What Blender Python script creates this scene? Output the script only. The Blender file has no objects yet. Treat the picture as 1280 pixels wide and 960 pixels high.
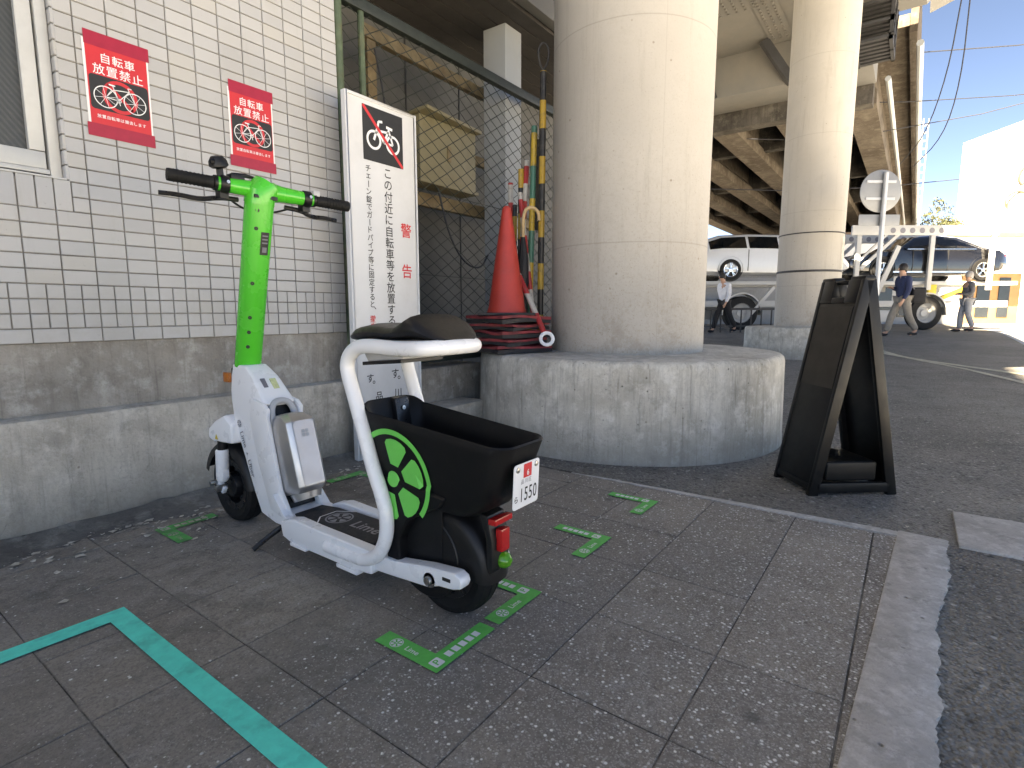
import bpy, bmesh, math, random
from mathutils import Vector, Matrix
PI = math.pi
R = math.radians
random.seed(7)
SC = bpy.context.scene
COL = SC.collection

# ------------------------------------------------------------------ camera, world, sun, exposure
TH = R(36.0); PITCH = math.atan(91.0 / 685.0)
cam = bpy.data.cameras.new('camera'); cam_o = bpy.data.objects.new('camera', cam); COL.objects.link(cam_o)
cam.sensor_width = 36.0; cam.sensor_fit = 'HORIZONTAL'; cam.lens = 36.0 * 685.0 / 1280.0
cam.clip_start = 0.02; cam.clip_end = 2000.0
cam_o.location = (0, 0, 0.77)
cam_o.rotation_euler = (PI / 2 - PITCH, 0, TH - PI / 2)
SC.camera = cam_o

SUN_AZ = R(170.0); SUN_EL = R(42.0)
sun_dir = Vector((math.cos(SUN_AZ) * math.cos(SUN_EL), math.sin(SUN_AZ) * math.cos(SUN_EL), math.sin(SUN_EL)))
world = bpy.data.worlds.new('World'); SC.world = world; world.use_nodes = True
wn = world.node_tree.nodes; wn.clear()
sky = wn.new('ShaderNodeTexSky'); sky.sky_type = 'NISHITA'; sky.sun_disc = False
sky.sun_elevation = SUN_EL; sky.sun_rotation = math.atan2(sun_dir.x, sun_dir.y)
sky.air_density = 0.34; sky.dust_density = 0.15; sky.ozone_density = 2.0; sky.altitude = 1200
bg = wn.new('ShaderNodeBackground'); bg.inputs[1].default_value = 0.052
wo = wn.new('ShaderNodeOutputWorld')
world.node_tree.links.new(sky.outputs[0], bg.inputs[0]); world.node_tree.links.new(bg.outputs[0], wo.inputs[0])
sun = bpy.data.lights.new('sun', 'SUN'); sun.energy = 5.0; sun.angle = R(0.53); sun.color = (1.0, 0.955, 0.885)
sun_o = bpy.data.objects.new('sun', sun); COL.objects.link(sun_o); sun_o.location = (-10, -10, 30)
sun_o.rotation_euler = sun_dir.to_track_quat('Z', 'Y').to_euler()
SC.view_settings.view_transform = 'Standard'; SC.view_settings.look = 'None'
SC.view_settings.use_white_balance = True; SC.view_settings.white_balance_temperature = 8900; SC.view_settings.white_balance_tint = 10
SC.view_settings.exposure = 3.42; SC.view_settings.gamma = 1.0; SC.view_settings.use_curve_mapping = False

# ------------------------------------------------------------------ materials
class N:
    def __init__(s, name):
        s.m = bpy.data.materials.new(name); s.m.use_nodes = True
        s.t = s.m.node_tree; s.b = s.t.nodes['Principled BSDF']
        s._c = None
    def link(s, a, b): s.t.links.new(a, b)
    def co(s):
        if s._c is None:
            n = s.t.nodes.new('ShaderNodeTexCoord'); s._c = n.outputs['Object']
        return s._c
    def xyz(s):
        n = s.t.nodes.new('ShaderNodeSeparateXYZ'); s.link(s.co(), n.inputs[0]); return n.outputs
    def mapped(s, scale, rot=(0, 0, 0)):
        n = s.t.nodes.new('ShaderNodeMapping'); s.link(s.co(), n.inputs[0])
        n.inputs['Scale'].default_value = scale; n.inputs['Rotation'].default_value = rot; return n.outputs[0]
    def noise(s, scale, detail=4, rough=.6, vec=None):
        n = s.t.nodes.new('ShaderNodeTexNoise'); n.inputs['Scale'].default_value = scale
        n.inputs['Detail'].default_value = detail; n.inputs['Roughness'].default_value = rough
        s.link(vec or s.co(), n.inputs['Vector']); return n.outputs['Fac']
    def voro(s, scale, feature='F1', vec=None, out='Distance', rnd=1.0):
        n = s.t.nodes.new('ShaderNodeTexVoronoi'); n.feature = feature; n.inputs['Scale'].default_value = scale
        n.inputs['Randomness'].default_value = rnd
        s.link(vec or s.co(), n.inputs['Vector']); return n.outputs[out]
    def ramp(s, f, a, b, ca=0.0, cb=1.0):
        n = s.t.nodes.new('ShaderNodeMapRange'); n.clamp = True
        s.link(f, n.inputs['Value']); n.inputs['From Min'].default_value = a; n.inputs['From Max'].default_value = b
        n.inputs['To Min'].default_value = ca; n.inputs['To Max'].default_value = cb; return n.outputs[0]
    def math(s, op, a, b=None):
        n = s.t.nodes.new('ShaderNodeMath'); n.operation = op
        for i, v in enumerate((a, b)):
            if v is None: continue
            if isinstance(v, (int, float)): n.inputs[i].default_value = v
            else: s.link(v, n.inputs[i])
        return n.outputs[0]
    def mix(s, f, a, b, mode='MIX'):
        n = s.t.nodes.new('ShaderNodeMix'); n.data_type = 'RGBA'; n.blend_type = mode
        if isinstance(f, (int, float)): n.inputs[0].default_value = f
        else: s.link(f, n.inputs[0])
        for k, v in ((6, a), (7, b)):
            if isinstance(v, tuple): n.inputs[k].default_value = (v[0], v[1], v[2], 1)
            else: s.link(v, n.inputs[k])
        return n.outputs[2]
    def sep(s, colr, i=0):
        n = s.t.nodes.new('ShaderNodeSeparateColor'); s.link(colr, n.inputs[0]); return n.outputs[i]
    def bump(s, h, strength=.3, dist=.002):
        n = s.t.nodes.new('ShaderNodeBump'); n.inputs['Strength'].default_value = strength
        n.inputs['Distance'].default_value = dist; s.link(h, n.inputs['Height']); s.link(n.outputs[0], s.b.inputs['Normal'])
    def rnd(s):
        n = s.t.nodes.new('ShaderNodeNewGeometry'); return n.outputs['Random Per Island']
    def set(s, col=None, rough=None, metal=None, spec=None, coat=None, emis=None, alpha=None, trans=None):
        for k, v in (('Base Color', col), ('Roughness', rough), ('Metallic', metal), ('Specular IOR Level', spec), ('Coat Weight', coat), ('Transmission Weight', trans)):
            if v is None: continue
            if isinstance(v, (int, float)): s.b.inputs[k].default_value = v
            elif isinstance(v, tuple): s.b.inputs[k].default_value = (v[0], v[1], v[2], 1)
            else: s.link(v, s.b.inputs[k])
        return s.m

def plain(name, c, rough=.5, metal=0, spec=.5, var=.12, scale=14, bump=0, coat=None, bscale=160, dirt=None):
    n = N(name)
    f = n.noise(scale, 5, .65)
    lo = tuple(v * (1 - var) for v in c); hi = tuple(min(1, v * (1 + var)) for v in c)
    colr = n.mix(n.ramp(f, .3, .7), lo, hi)
    if dirt:
        d = n.ramp(n.noise(scale * .35, 6, .7), .5, .72, 0, dirt[3])
        colr = n.mix(d, colr, dirt[:3])
    n.set(col=colr, rough=n.ramp(n.noise(scale * 2.3, 4), .25, .75, max(.02, rough - .08), min(1, rough + .08)), metal=metal, spec=spec, coat=coat)
    if bump: n.bump(n.noise(bscale, 3), bump, .002)
    return n.m

def concrete(name, base, dark, light, streak=.5, pits=True, band=None, scale=1.0):
    n = N(name)
    big = n.noise(2.2 * scale, 8, .68); mid = n.noise(11 * scale, 6, .7); fine = n.noise(70, 4, .7)
    c = n.mix(n.ramp(big, .40, .60), dark, base)
    c = n.mix(n.ramp(mid, .5, .64, 0, .8), c, light)
    c = n.mix(n.ramp(n.noise(5.2 * scale, 9, .78), .53, .66, 0, .6), c, tuple(v * .62 for v in dark))
    c = n.mix(n.ramp(fine, .5, .68, 0, .28), c, tuple(v * .6 for v in dark))
    c = n.mix(n.ramp(n.noise(150, 3, .7), .60, .70, 0, .2), c, tuple(v * .5 for v in dark))
    st = n.noise(4.0 * scale, 6, .7, n.mapped((5, 5, .35)))
    st2 = n.noise(13.0 * scale, 4, .7, n.mapped((4, 4, .25)))
    c = n.mix(n.ramp(st, .50, .70, 0, streak), c, tuple(v * .5 for v in dark))
    c = n.mix(n.ramp(st2, .56, .70, 0, streak * .9), c, tuple(v * .38 for v in dark))
    if band:   # wear line: grime band between heights with a shape of its own
        z = n.xyz()[2]; zz = n.math('ADD', z, n.math('MULTIPLY', n.math('SUBTRACT', n.noise(6, 6, .7), .5), band[2]))
        c = n.mix(n.ramp(zz, band[0], band[1], band[3], 0), c, tuple(v * .55 for v in dark))
    dv = n.t.nodes.new('ShaderNodeVectorMath'); dv.operation = 'ADD'
    nz = n.t.nodes.new('ShaderNodeTexNoise'); nz.inputs['Scale'].default_value = 3.5; nz.inputs['Detail'].default_value = 6; n.link(n.co(), nz.inputs['Vector'])
    n.link(n.co(), dv.inputs[0]); n.link(nz.outputs['Color'], dv.inputs[1])
    ck = n.math('MULTIPLY', n.ramp(n.voro(1.7, 'DISTANCE_TO_EDGE', dv.outputs[0]), 0, .006, 1, 0), n.ramp(n.noise(1.9, 3), .5, .6))
    c = n.mix(n.math('MULTIPLY', ck, .16), c, tuple(v * .25 for v in dark))
    h = n.math('SUBTRACT', n.math('ADD', n.math('MULTIPLY', fine, .5), mid), n.math('MULTIPLY', ck, .25))
    if pits:
        v = n.ramp(n.voro(26), .05, .15); pm = n.math('MULTIPLY', n.ramp(n.noise(5, 3), .46, .54), n.math('GREATER_THAN', n.sep(n.voro(26, out='Color'), 1), .6))
        hole = n.math('MULTIPLY', n.math('SUBTRACT', 1.0, v), pm)
        c = n.mix(n.math('MULTIPLY', hole, .75), c, tuple(v * .3 for v in dark))
        h = n.math('SUBTRACT', h, n.math('MULTIPLY', hole, 1.4))
    n.bump(h, .75, .006)
    n.set(col=c, rough=.9, spec=.14)
    return n.m

MT = {}
MT['green'] = plain('green_paint', (.04, .50, .034), .26, var=.015, scale=5, coat=.25)
MT['white'] = plain('white_paint', (.83, .84, .85), .3, var=.02, scale=6, coat=.3, dirt=(.55, .53, .48, .10))
MT['yellowlabel'] = plain('pale_label', (.55, .58, .30), .5, var=.2, scale=90)
MT['black'] = plain('black_plastic', (.006, .006, .0065), .44, spec=.4, var=.25, scale=40, bump=.05)
MT['blackg'] = plain('black_gloss_plastic', (.012, .012, .013), .3, var=.2, scale=20)
MT['rubber'] = plain('rubber', (.008, .008, .008), .7, spec=.3, var=.3, scale=30, bump=.15)
MT['seat'] = plain('seat_vinyl', (.010, .0095, .0095), .4, spec=.35, var=.2, scale=30, bump=.12, bscale=420)
MT['basket'] = plain('basket_plastic', (.0045, .0045, .005), .5, spec=.3, var=.25, scale=12, bump=.08, bscale=380, dirt=(.018, .018, .018, .3))
MT['alu'] = plain('brushed_aluminium', (.52, .51, .50), .36, metal=.85, var=.06, scale=9)
MT['aluface'] = plain('aluminium_face', (.60, .56, .54), .42, metal=.6, var=.05, scale=9)
MT['grey'] = plain('grey_plastic', (.42, .43, .44), .45, var=.06)
MT['steel'] = plain('bare_steel', (.55, .54, .52), .3, metal=1, var=.1)
MT['mat'] = plain('deck_rubber', (.03, .03, .031), .8, var=.25, scale=60, bump=.3, bscale=500)
MT['matink'] = plain('deck_print', (.26, .26, .27), .7, var=.12, scale=50)
MT['lime'] = plain('lime_decal', (.12, .62, .11), .45, var=.05)
MT['ink'] = plain('black_ink', (.015, .015, .015), .55, var=.1)
MT['greyink'] = plain('grey_ink', (.16, .16, .18), .55, var=.1)
MT['redink'] = plain('red_ink', (.62, .03, .035), .5, var=.08)
MT['whiteink'] = plain('white_ink', (.78, .78, .78), .55, var=.04)
MT['orange'] = plain('amber_reflector', (.42, .12, .015), .3, var=.1)
MT['redlens'] = plain('red_lens', (.5, .015, .015), .18, var=.15, coat=.5)
MT['greenlens'] = plain('green_lens', (.07, .30, .015), .16, var=.2, scale=60, coat=.6)
MT['plate'] = plain('number_plate', (.78, .79, .80), .4, var=.03)
MT['teal'] = plain('teal_tape', (.03, .76, .60), .6, var=.1, scale=30, bump=.12, bscale=60, dirt=(.03, .40, .32, .75))
MT['stick'] = plain('green_sticker', (.085, .52, .10), .55, var=.1, scale=40, dirt=(.07, .32, .07, .5))
MT['stickworn'] = plain('worn_green_sticker', (.07, .42, .09), .6, var=.25, scale=30, dirt=(.10, .10, .075, .9))
MT['poster'] = plain('poster_red', (.58, .025, .03), .42, var=.06, scale=12)
MT['tape'] = plain('red_tape', (.36, .014, .035), .35, var=.1, scale=30, bump=.1, bscale=40)
MT['paper'] = plain('paper_white', (.75, .75, .74), .6, var=.03)
MT['board'] = plain('sign_board_white', (.66, .66, .65), .45, var=.04, scale=4, dirt=(.42, .41, .38, .4))
MT['frame'] = plain('window_aluminium', (.50, .50, .48), .45, metal=.15, var=.07, scale=7, dirt=(.3, .29, .26, .5))
MT['glass'] = None
MT['fencegreen'] = plain('fence_green', (.07, .10, .06), .7, var=.35, scale=16, dirt=(.16, .12, .06, .7), bump=.2)
MT['fencedark'] = plain('fence_dark', (.018, .024, .02), .6, var=.3, scale=20)
MT['wire'] = plain('fence_wire', (.022, .028, .023), .65, metal=.1, var=.4, scale=30)
MT['cone'] = plain('cone_red', (.42, .040, .028), .5, var=.12, scale=9, dirt=(.28, .06, .05, .55), bump=.1)
MT['darkrub'] = plain('base_rubber', (.02, .019, .02), .75, var=.4, scale=12, bump=.3, dirt=(.09, .07, .06, .5))
MT['redrub'] = plain('base_red_rubber', (.24, .03, .035), .7, var=.3, scale=12, bump=.3, dirt=(.05, .03, .03, .7))
MT['aboard'] = plain('black_board_plastic', (.005, .005, .005), .4, spec=.35, var=.3, scale=8, bump=.1, bscale=120, dirt=(.026, .022, .017, .4))
MT['boardprint'] = plain('faded_panel', (.017, .0145, .011), .5, var=.25, scale=7)
MT['box'] = plain('junction_beige', (.21, .182, .105), .55, var=.1, scale=6, dirt=(.15, .11, .05, .5))
MT['tan'] = plain('tan_rusty_steel', (.20, .15, .08), .7, var=.3, scale=12, dirt=(.11, .06, .025, .8))
MT['siding'] = plain('grey_siding', (.095, .095, .092), .8, var=.16, scale=3)
MT['soffit'] = plain('soffit_slat', (.05, .044, .04), .7, var=.2, scale=3)
MT['postw'] = plain('post_white', (.38, .40, .405), .5, var=.05, scale=3, dirt=(.3, .3, .28, .4))
MT['steelgrey'] = plain('girder_paint', (.165, .16, .148), .6, var=.08, scale=1.2, dirt=(.25, .22, .18, .5))
MT['darksteel'] = plain('dark_steel', (.03, .03, .032), .6, var=.3, scale=4)
MT['carwhite'] = plain('car_white', (.62, .64, .66), .22, var=.02, coat=.7)
MT['carblack'] = plain('car_black', (.008, .008, .009), .12, var=.1, coat=.8)
MT['carglass'] = plain('car_glass', (.006, .007, .008), .05, var=.1, coat=.5)
MT['chrome'] = plain('chrome', (.6, .6, .6), .18, metal=1, var=.05)
MT['truck'] = plain('truck_white', (.42, .42, .41), .4, var=.06, scale=2, dirt=(.4, .38, .33, .4))
MT['yellow'] = plain('yellow_paint', (.62, .46, .04), .5, var=.1)
MT['skin'] = plain('skin', (.46, .27, .19), .55, var=.06)
MT['hair'] = plain('hair', (.02, .016, .014), .6, var=.3, scale=40)
MT['hairgrey'] = plain('hair_grey', (.30, .28, .26), .6, var=.3, scale=40)
MT['navy'] = plain('navy_cloth', (.018, .028, .075), .85, var=.25, scale=18, bump=.4, bscale=25)
MT['khaki'] = plain('khaki_cloth', (.22, .20, .17), .88, var=.18, scale=14, bump=.4, bscale=25)
MT['blackcloth'] = plain('black_cloth', (.014, .014, .016), .9, var=.3, scale=18, bump=.4, bscale=25)
MT['whitecloth'] = plain('white_cloth', (.66, .67, .70), .85, var=.08, scale=14, bump=.4, bscale=25)
MT['greycloth'] = plain('grey_cloth', (.10, .10, .105), .88, var=.25, scale=14, bump=.4, bscale=25)
MT['jean'] = plain('pale_trousers', (.24, .25, .27), .88, var=.15, scale=14, bump=.4, bscale=25)
MT['wood'] = plain('umbrella_handle_wood', (.46, .32, .16), .45, var=.2, scale=20)
MT['umb'] = plain('umbrella_cloth', (.012, .012, .013), .7, var=.3, scale=20)
MT['signback'] = plain('sign_back_grey', (.26, .27, .28), .5, metal=.3, var=.08, scale=5)
MT['galv'] = plain('galvanised', (.50, .51, .52), .45, metal=.4, var=.08, scale=10)
MT['bldwhite'] = plain('white_render', (.74, .74, .73), .8, var=.03, scale=.4)
MT['bldtan'] = plain('tan_render', (.50, .42, .30), .8, var=.08, scale=.5)
MT['shop'] = plain('shop_panel', (.30, .17, .075), .7, var=.15, scale=1.5)
MT['eave'] = plain('brown_eave', (.20, .13, .09), .7, var=.15, scale=2)
MT['winglass'] = plain('window_dark', (.02, .024, .028), .1, var=.2, scale=.6)
MT['mark_and_sun_strip'] = plain('cream_paint_and_sun_strip', (.52, .50, .38), .8, var=.15, scale=20, dirt=(.12, .11, .1, .8))  # cream paint, also the colour of the painted sunlight strips
MT['bounce_ground'] = plain('pale_bounce_ground', (.58, .575, .56), .8, var=.06, scale=.8)  # for the added ground that bounces sun into the shade
MT['lampiron'] = plain('lamp_iron', (.075, .066, .045), .6, var=.2)
MT['bark'] = plain('bark', (.12, .08, .05), .9, var=.3, scale=8, bump=.4)
MT['cable'] = plain('cable', (.02, .022, .03), .6)

def m_tile():
    n = N('glazed_wall_tile')
    rnd = n.rnd()
    c = n.mix(rnd, (.40, .40, .40), (.455, .452, .445))
    c = n.mix(n.ramp(n.noise(1.6, 6, .7), .45, .75, 0, .55), c, (.37, .352, .32))
    c = n.mix(n.ramp(n.noise(5, 6, .75, n.mapped((3, 3, .3))), .56, .74, 0, .4), c, (.33, .315, .285))
    c = n.mix(n.math('MULTIPLY', n.ramp(n.xyz()[2], .66, 1.0, .5, 0), n.ramp(n.noise(7, 5, .7), .4, .65)), c, (.33, .305, .265))
    c = n.mix(n.ramp(rnd, .93, .94, 0, .5), c, (.41, .395, .36))
    c = n.mix(n.ramp(n.noise(55, 4, .7), .66, .74, 0, .5), c, (.13, .12, .11))
    n.set(col=c, rough=n.ramp(rnd, 0, 1, .3, .48), spec=.45)
    n.bump(n.noise(24, 3), .12, .003); return n.m
MT['tile'] = m_tile()
MT['grout'] = plain('grout', (.20, .19, .172), .95, var=.45, scale=5)

def m_slab():
    n = N('aggregate_paving_slab')
    xyz = n.xyz()
    big = n.noise(1.7, 7, .7); mid = n.noise(9, 6, .7)
    rnd = n.rnd()
    c = n.mix(n.ramp(big, .35, .65), (.24, .212, .177), (.38, .34, .285))
    c = n.mix(n.ramp(mid, .48, .66, 0, .75), c, (.37, .342, .305))
    c = n.mix(n.ramp(n.noise(34, 6, .75), .52, .64, 0, .6), c, (.16, .144, .128))
    c = n.mix(n.ramp(n.noise(3.1, 8, .75), .56, .70, 0, .6), c, (.17, .152, .136))
    c = n.mix(n.ramp(rnd, 0, 1, 0, .55), c, (.18, .166, .15))
    c = n.mix(n.ramp(n.noise(120, 4, .8), .48, .60, 0, .5), c, (.14, .125, .108))
    c = n.mix(n.ramp(n.noise(74, 5, .8), .58, .66, 0, .5), c, (.46, .43, .385))
    c = n.mix(n.math('MULTIPLY', n.ramp(n.noise(2.3, 9, .78), .52, .60), n.ramp(xyz[1], 1.0, 2.2, .25, .75)), c, (.115, .102, .088))
    # exposed white aggregate: dense towards the kerb, worn away near the wall
    dens = n.ramp(n.math('ADD', n.math('ADD', xyz[1], n.math('MULTIPLY', xyz[0], -.22)), n.math('MULTIPLY', n.math('SUBTRACT', big, .5), 1.1)), -.45, .95, 1.0, .04)
    vc = n.voro(118, out='Color'); vd = n.voro(118)
    pick = n.math('GREATER_THAN', n.math('MULTIPLY', dens, .36), n.sep(vc, 0))
    spot = n.math('MULTIPLY', pick, n.ramp(vd, .30, .46, 1, 0))
    vc2 = n.voro(330, out='Color'); pick2 = n.math('GREATER_THAN', n.math('MULTIPLY', dens, .34), n.sep(vc2, 1))
    c = n.mix(n.math('MULTIPLY', pick2, .5), c, (.48, .455, .415))
    c = n.mix(n.math('MULTIPLY', spot, n.ramp(n.sep(vc, 2), 0, 1, .45, 1.0)), c, (.80, .78, .73))
    # dark trodden gum and oil spots, pale scuffs
    g = n.voro(5.5); gm = n.sep(n.voro(5.5, out='Color'), 0)
    gum = n.math('MULTIPLY', n.ramp(n.math('ADD', g, n.math('MULTIPLY', n.noise(30, 3), .1)), .10, .19, 1, 0), n.math('GREATER_THAN', gm, .52))
    c = n.mix(n.math('MULTIPLY', gum, .6), c, (.10, .094, .086))
    sc = n.noise(18, 8, .8, n.mapped((1.0, .35, 1), (0, 0, .6)))
    c = n.mix(n.ramp(sc, .66, .73, 0, .55), c, (.42, .40, .38))
    sc2 = n.noise(60, 5, .8)
    c = n.mix(n.ramp(sc2, .68, .74, 0, .7), c, (.52, .50, .46))
    n.set(col=c, rough=n.ramp(mid, .3, .7, .78, .95), spec=.16)
    h = n.math('ADD', n.math('MULTIPLY', n.noise(220, 3), .7), n.math('MULTIPLY', n.noise(26, 5), .8))
    n.bump(n.math('ADD', h, n.math('MULTIPLY', spot, .35)), .8, .004); return n.m
MT['slab'] = m_slab()

def m_joint():
    n = N('joint_grit')
    c = n.mix(n.ramp(n.noise(3.5, 6, .8), .45, .62), (.065, .06, .054), (.24, .225, .20))
    c = n.mix(n.ramp(n.noise(90, 3), .62, .7), c, (.2, .19, .17))
    n.set(col=c, rough=.95, spec=.2); n.bump(n.noise(160, 3), .6, .003); return n.m
MT['joint'] = m_joint()

def m_asphalt():
    n = N('worn_asphalt')
    big = n.noise(.55, 8, .68); mid = n.noise(3.2, 6, .7)
    c = n.mix(n.ramp(big, .35, .65), (.165, .156, .14), (.28, .264, .235))
    c = n.mix(n.ramp(mid, .5, .75, 0, .6), c, (.13, .123, .112))
    c = n.mix(n.ramp(n.noise(60, 5, .75), .5, .62, 0, .6), c, (.085, .082, .077))
    v4 = n.voro(42, out='Color'); vd4 = n.voro(42)
    c = n.mix(n.math('MULTIPLY', n.math('GREATER_THAN', n.sep(v4, 0), .72), n.ramp(vd4, .22, .38, .6, 0)), c, (.40, .385, .35))
    c = n.mix(n.math('MULTIPLY', n.math('LESS_THAN', n.sep(v4, 0), .22), n.ramp(vd4, .3, .5, .7, 0)), c, (.07, .066, .06))
    v = n.voro(95, out='Color'); vd = n.voro(95)
    st = n.math('MULTIPLY', n.math('GREATER_THAN', n.sep(v, 0), .70), n.ramp(vd, .3, .5, 1, 0))
    c = n.mix(n.math('MULTIPLY', st, .8), c, (.36, .345, .32))
    v2 = n.voro(28, out='Color'); vd2 = n.voro(28)
    s2 = n.math('MULTIPLY', n.math('GREATER_THAN', n.sep(v2, 1), .78), n.ramp(vd2, .16, .26, 1, 0))
    c = n.mix(n.math('MULTIPLY', s2, .7), c, (.55, .53, .49))
    v3 = n.voro(190, out='Color')
    c = n.mix(n.ramp(n.sep(v3, 0), .7, 1, 0, .35), c, (.16, .155, .15))
    h = n.math('ADD', n.math('MULTIPLY', n.ramp(vd, 0, .7, 1, 0), .9), n.math('MULTIPLY', n.noise(9, 5), .7))
    n.set(col=c, rough=n.ramp(mid, .3, .7, .62, .85), spec=.3); n.bump(h, 1.0, .012); return n.m
MT['asphalt'] = m_asphalt()

MT['conc_up'] = concrete('concrete_footing_mat', (.40, .37, .325), (.27, .245, .21), (.47, .445, .40), .35)
MT['conc_low'] = concrete('concrete_plinth_mat', (.60, .54, .45), (.41, .365, .30), (.68, .62, .53), .3, band=(.0, .17, .16, .8))
MT['conc_base'] = concrete('concrete_base_mat', (.64, .605, .53), (.45, .42, .36), (.72, .69, .625), .5, band=(.05, .20, .14, .55))
MT['kerb'] = concrete('concrete_kerb_mat', (.56, .545, .52), (.42, .405, .38), (.66, .645, .62), .15, scale=2)
MT['girder'] = concrete('concrete_girder_mat', (.15, .125, .10), (.09, .072, .056), (.20, .175, .14), .35, pits=False, scale=.3)
MT['abut'] = concrete('concrete_dark_mat', (.10, .09, .08), (.05, .045, .04), (.15, .14, .12), .4, pits=False, scale=.3)

def m_column():
    n = N('column_concrete')
    z = n.xyz()[2]
    big = n.noise(1.3, 6, .6); fine = n.noise(46, 5, .7)
    c = n.mix(n.ramp(big, .3, .7), (.425, .395, .35), (.495, .465, .415))
    low = n.ramp(z, .5, 2.0, 1, .1)
    c = n.mix(n.math('MULTIPLY', n.ramp(fine, .5, .68, 0, .55), low), c, (.36, .30, .235))
    c = n.mix(n.math('MULTIPLY', n.ramp(n.noise(120, 3), .60, .7, 0, .8), n.ramp(z, .5, 2.4, .8, .25)), c, (.26, .20, .15))
    c = n.mix(n.ramp(n.noise(6, 7, .75, n.mapped((1.8, 1.8, .16))), .54, .74, 0, .5), c, (.30, .265, .22))
    c = n.mix(n.ramp(n.noise(2.6, 8, .75), .56, .68, 0, .35), c, (.34, .305, .26))
    m = n.math('ABSOLUTE', n.math('SUBTRACT', n.math('FRACT', n.math('DIVIDE', n.math('ADD', n.math('ADD', z, .645), n.math('MULTIPLY', n.noise(3, 3), .008)), 1.21)), .5))
    c = n.mix(n.ramp(m, .0, .0045, .42, 0), c, (.22, .19, .16))
    v = n.ramp(n.voro(13), .04, .12); hole = n.math('MULTIPLY', n.math('SUBTRACT', 1.0, v), n.math('GREATER_THAN', n.sep(n.voro(13, out='Color'), 0), .74))
    c = n.mix(n.math('MULTIPLY', n.ramp(n.noise(4.5, 8, .8), .5, .64), n.ramp(z, .5, 1.05, .6, 0)), c, (.27, .225, .175))
    ang = n.math('ARCTAN2', n.xyz()[1], n.xyz()[0]); sm = n.math('ABSOLUTE', n.math('SUBTRACT', n.math('FRACT', n.math('ADD', n.math('DIVIDE', ang, 1.257), .37)), .5))
    c = n.mix(n.ramp(sm, 0, .006, .3, 0), c, (.27, .235, .20))
    c = n.mix(n.math('MULTIPLY', hole, .7), c, (.20, .15, .11))
    n.set(col=c, rough=.75, spec=.35); n.bump(n.math('SUBTRACT', n.math('ADD', fine, big), hole), .22, .004); return n.m
MT['column'] = m_column()

def m_glass():
    n = N('wired_window_glass')
    w = n.t.nodes.new('ShaderNodeTexWave'); w.inputs['Scale'].default_value = 20; w.inputs['Distortion'].default_value = .3
    n.link(n.mapped((1, 1, 1), (0, R(38), 0)), w.inputs['Vector'])
    c = n.mix(n.ramp(w.outputs['Fac'], .3, .9), (.045, .048, .045), (.065, .067, .063))
    n.set(col=c, rough=.38, spec=.5); n.bump(n.noise(60, 3), .4, .004); return n.m
MT['glass'] = m_glass()

def m_stripes(name, a, b, pitch, duty=.5, axis=2):
    n = N(name)
    z = n.xyz()[axis]
    f = n.math('FRACT', n.math('DIVIDE', n.math('ADD', z, 20.0), pitch))
    k = n.math('GREATER_THAN', f, duty)
    dirt = n.ramp(n.noise(30, 5, .7), .52, .7, 0, .55)
    c = n.mix(dirt, n.mix(k, a, b), (.10, .085, .07))
    n.set(col=c, rough=.5); n.bump(n.noise(90, 2), .2, .002); return n.m
MT['yb'] = m_stripes('yellow_black_bands', (.42, .26, .03), (.016, .016, .016), .34)
MT['rw'] = m_stripes('red_white_bands', (.36, .025, .025), (.42, .40, .36), .24)
MT['gy'] = m_stripes('green_yellow_bands', (.05, .17, .12), (.5, .33, .04), .42)

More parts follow.
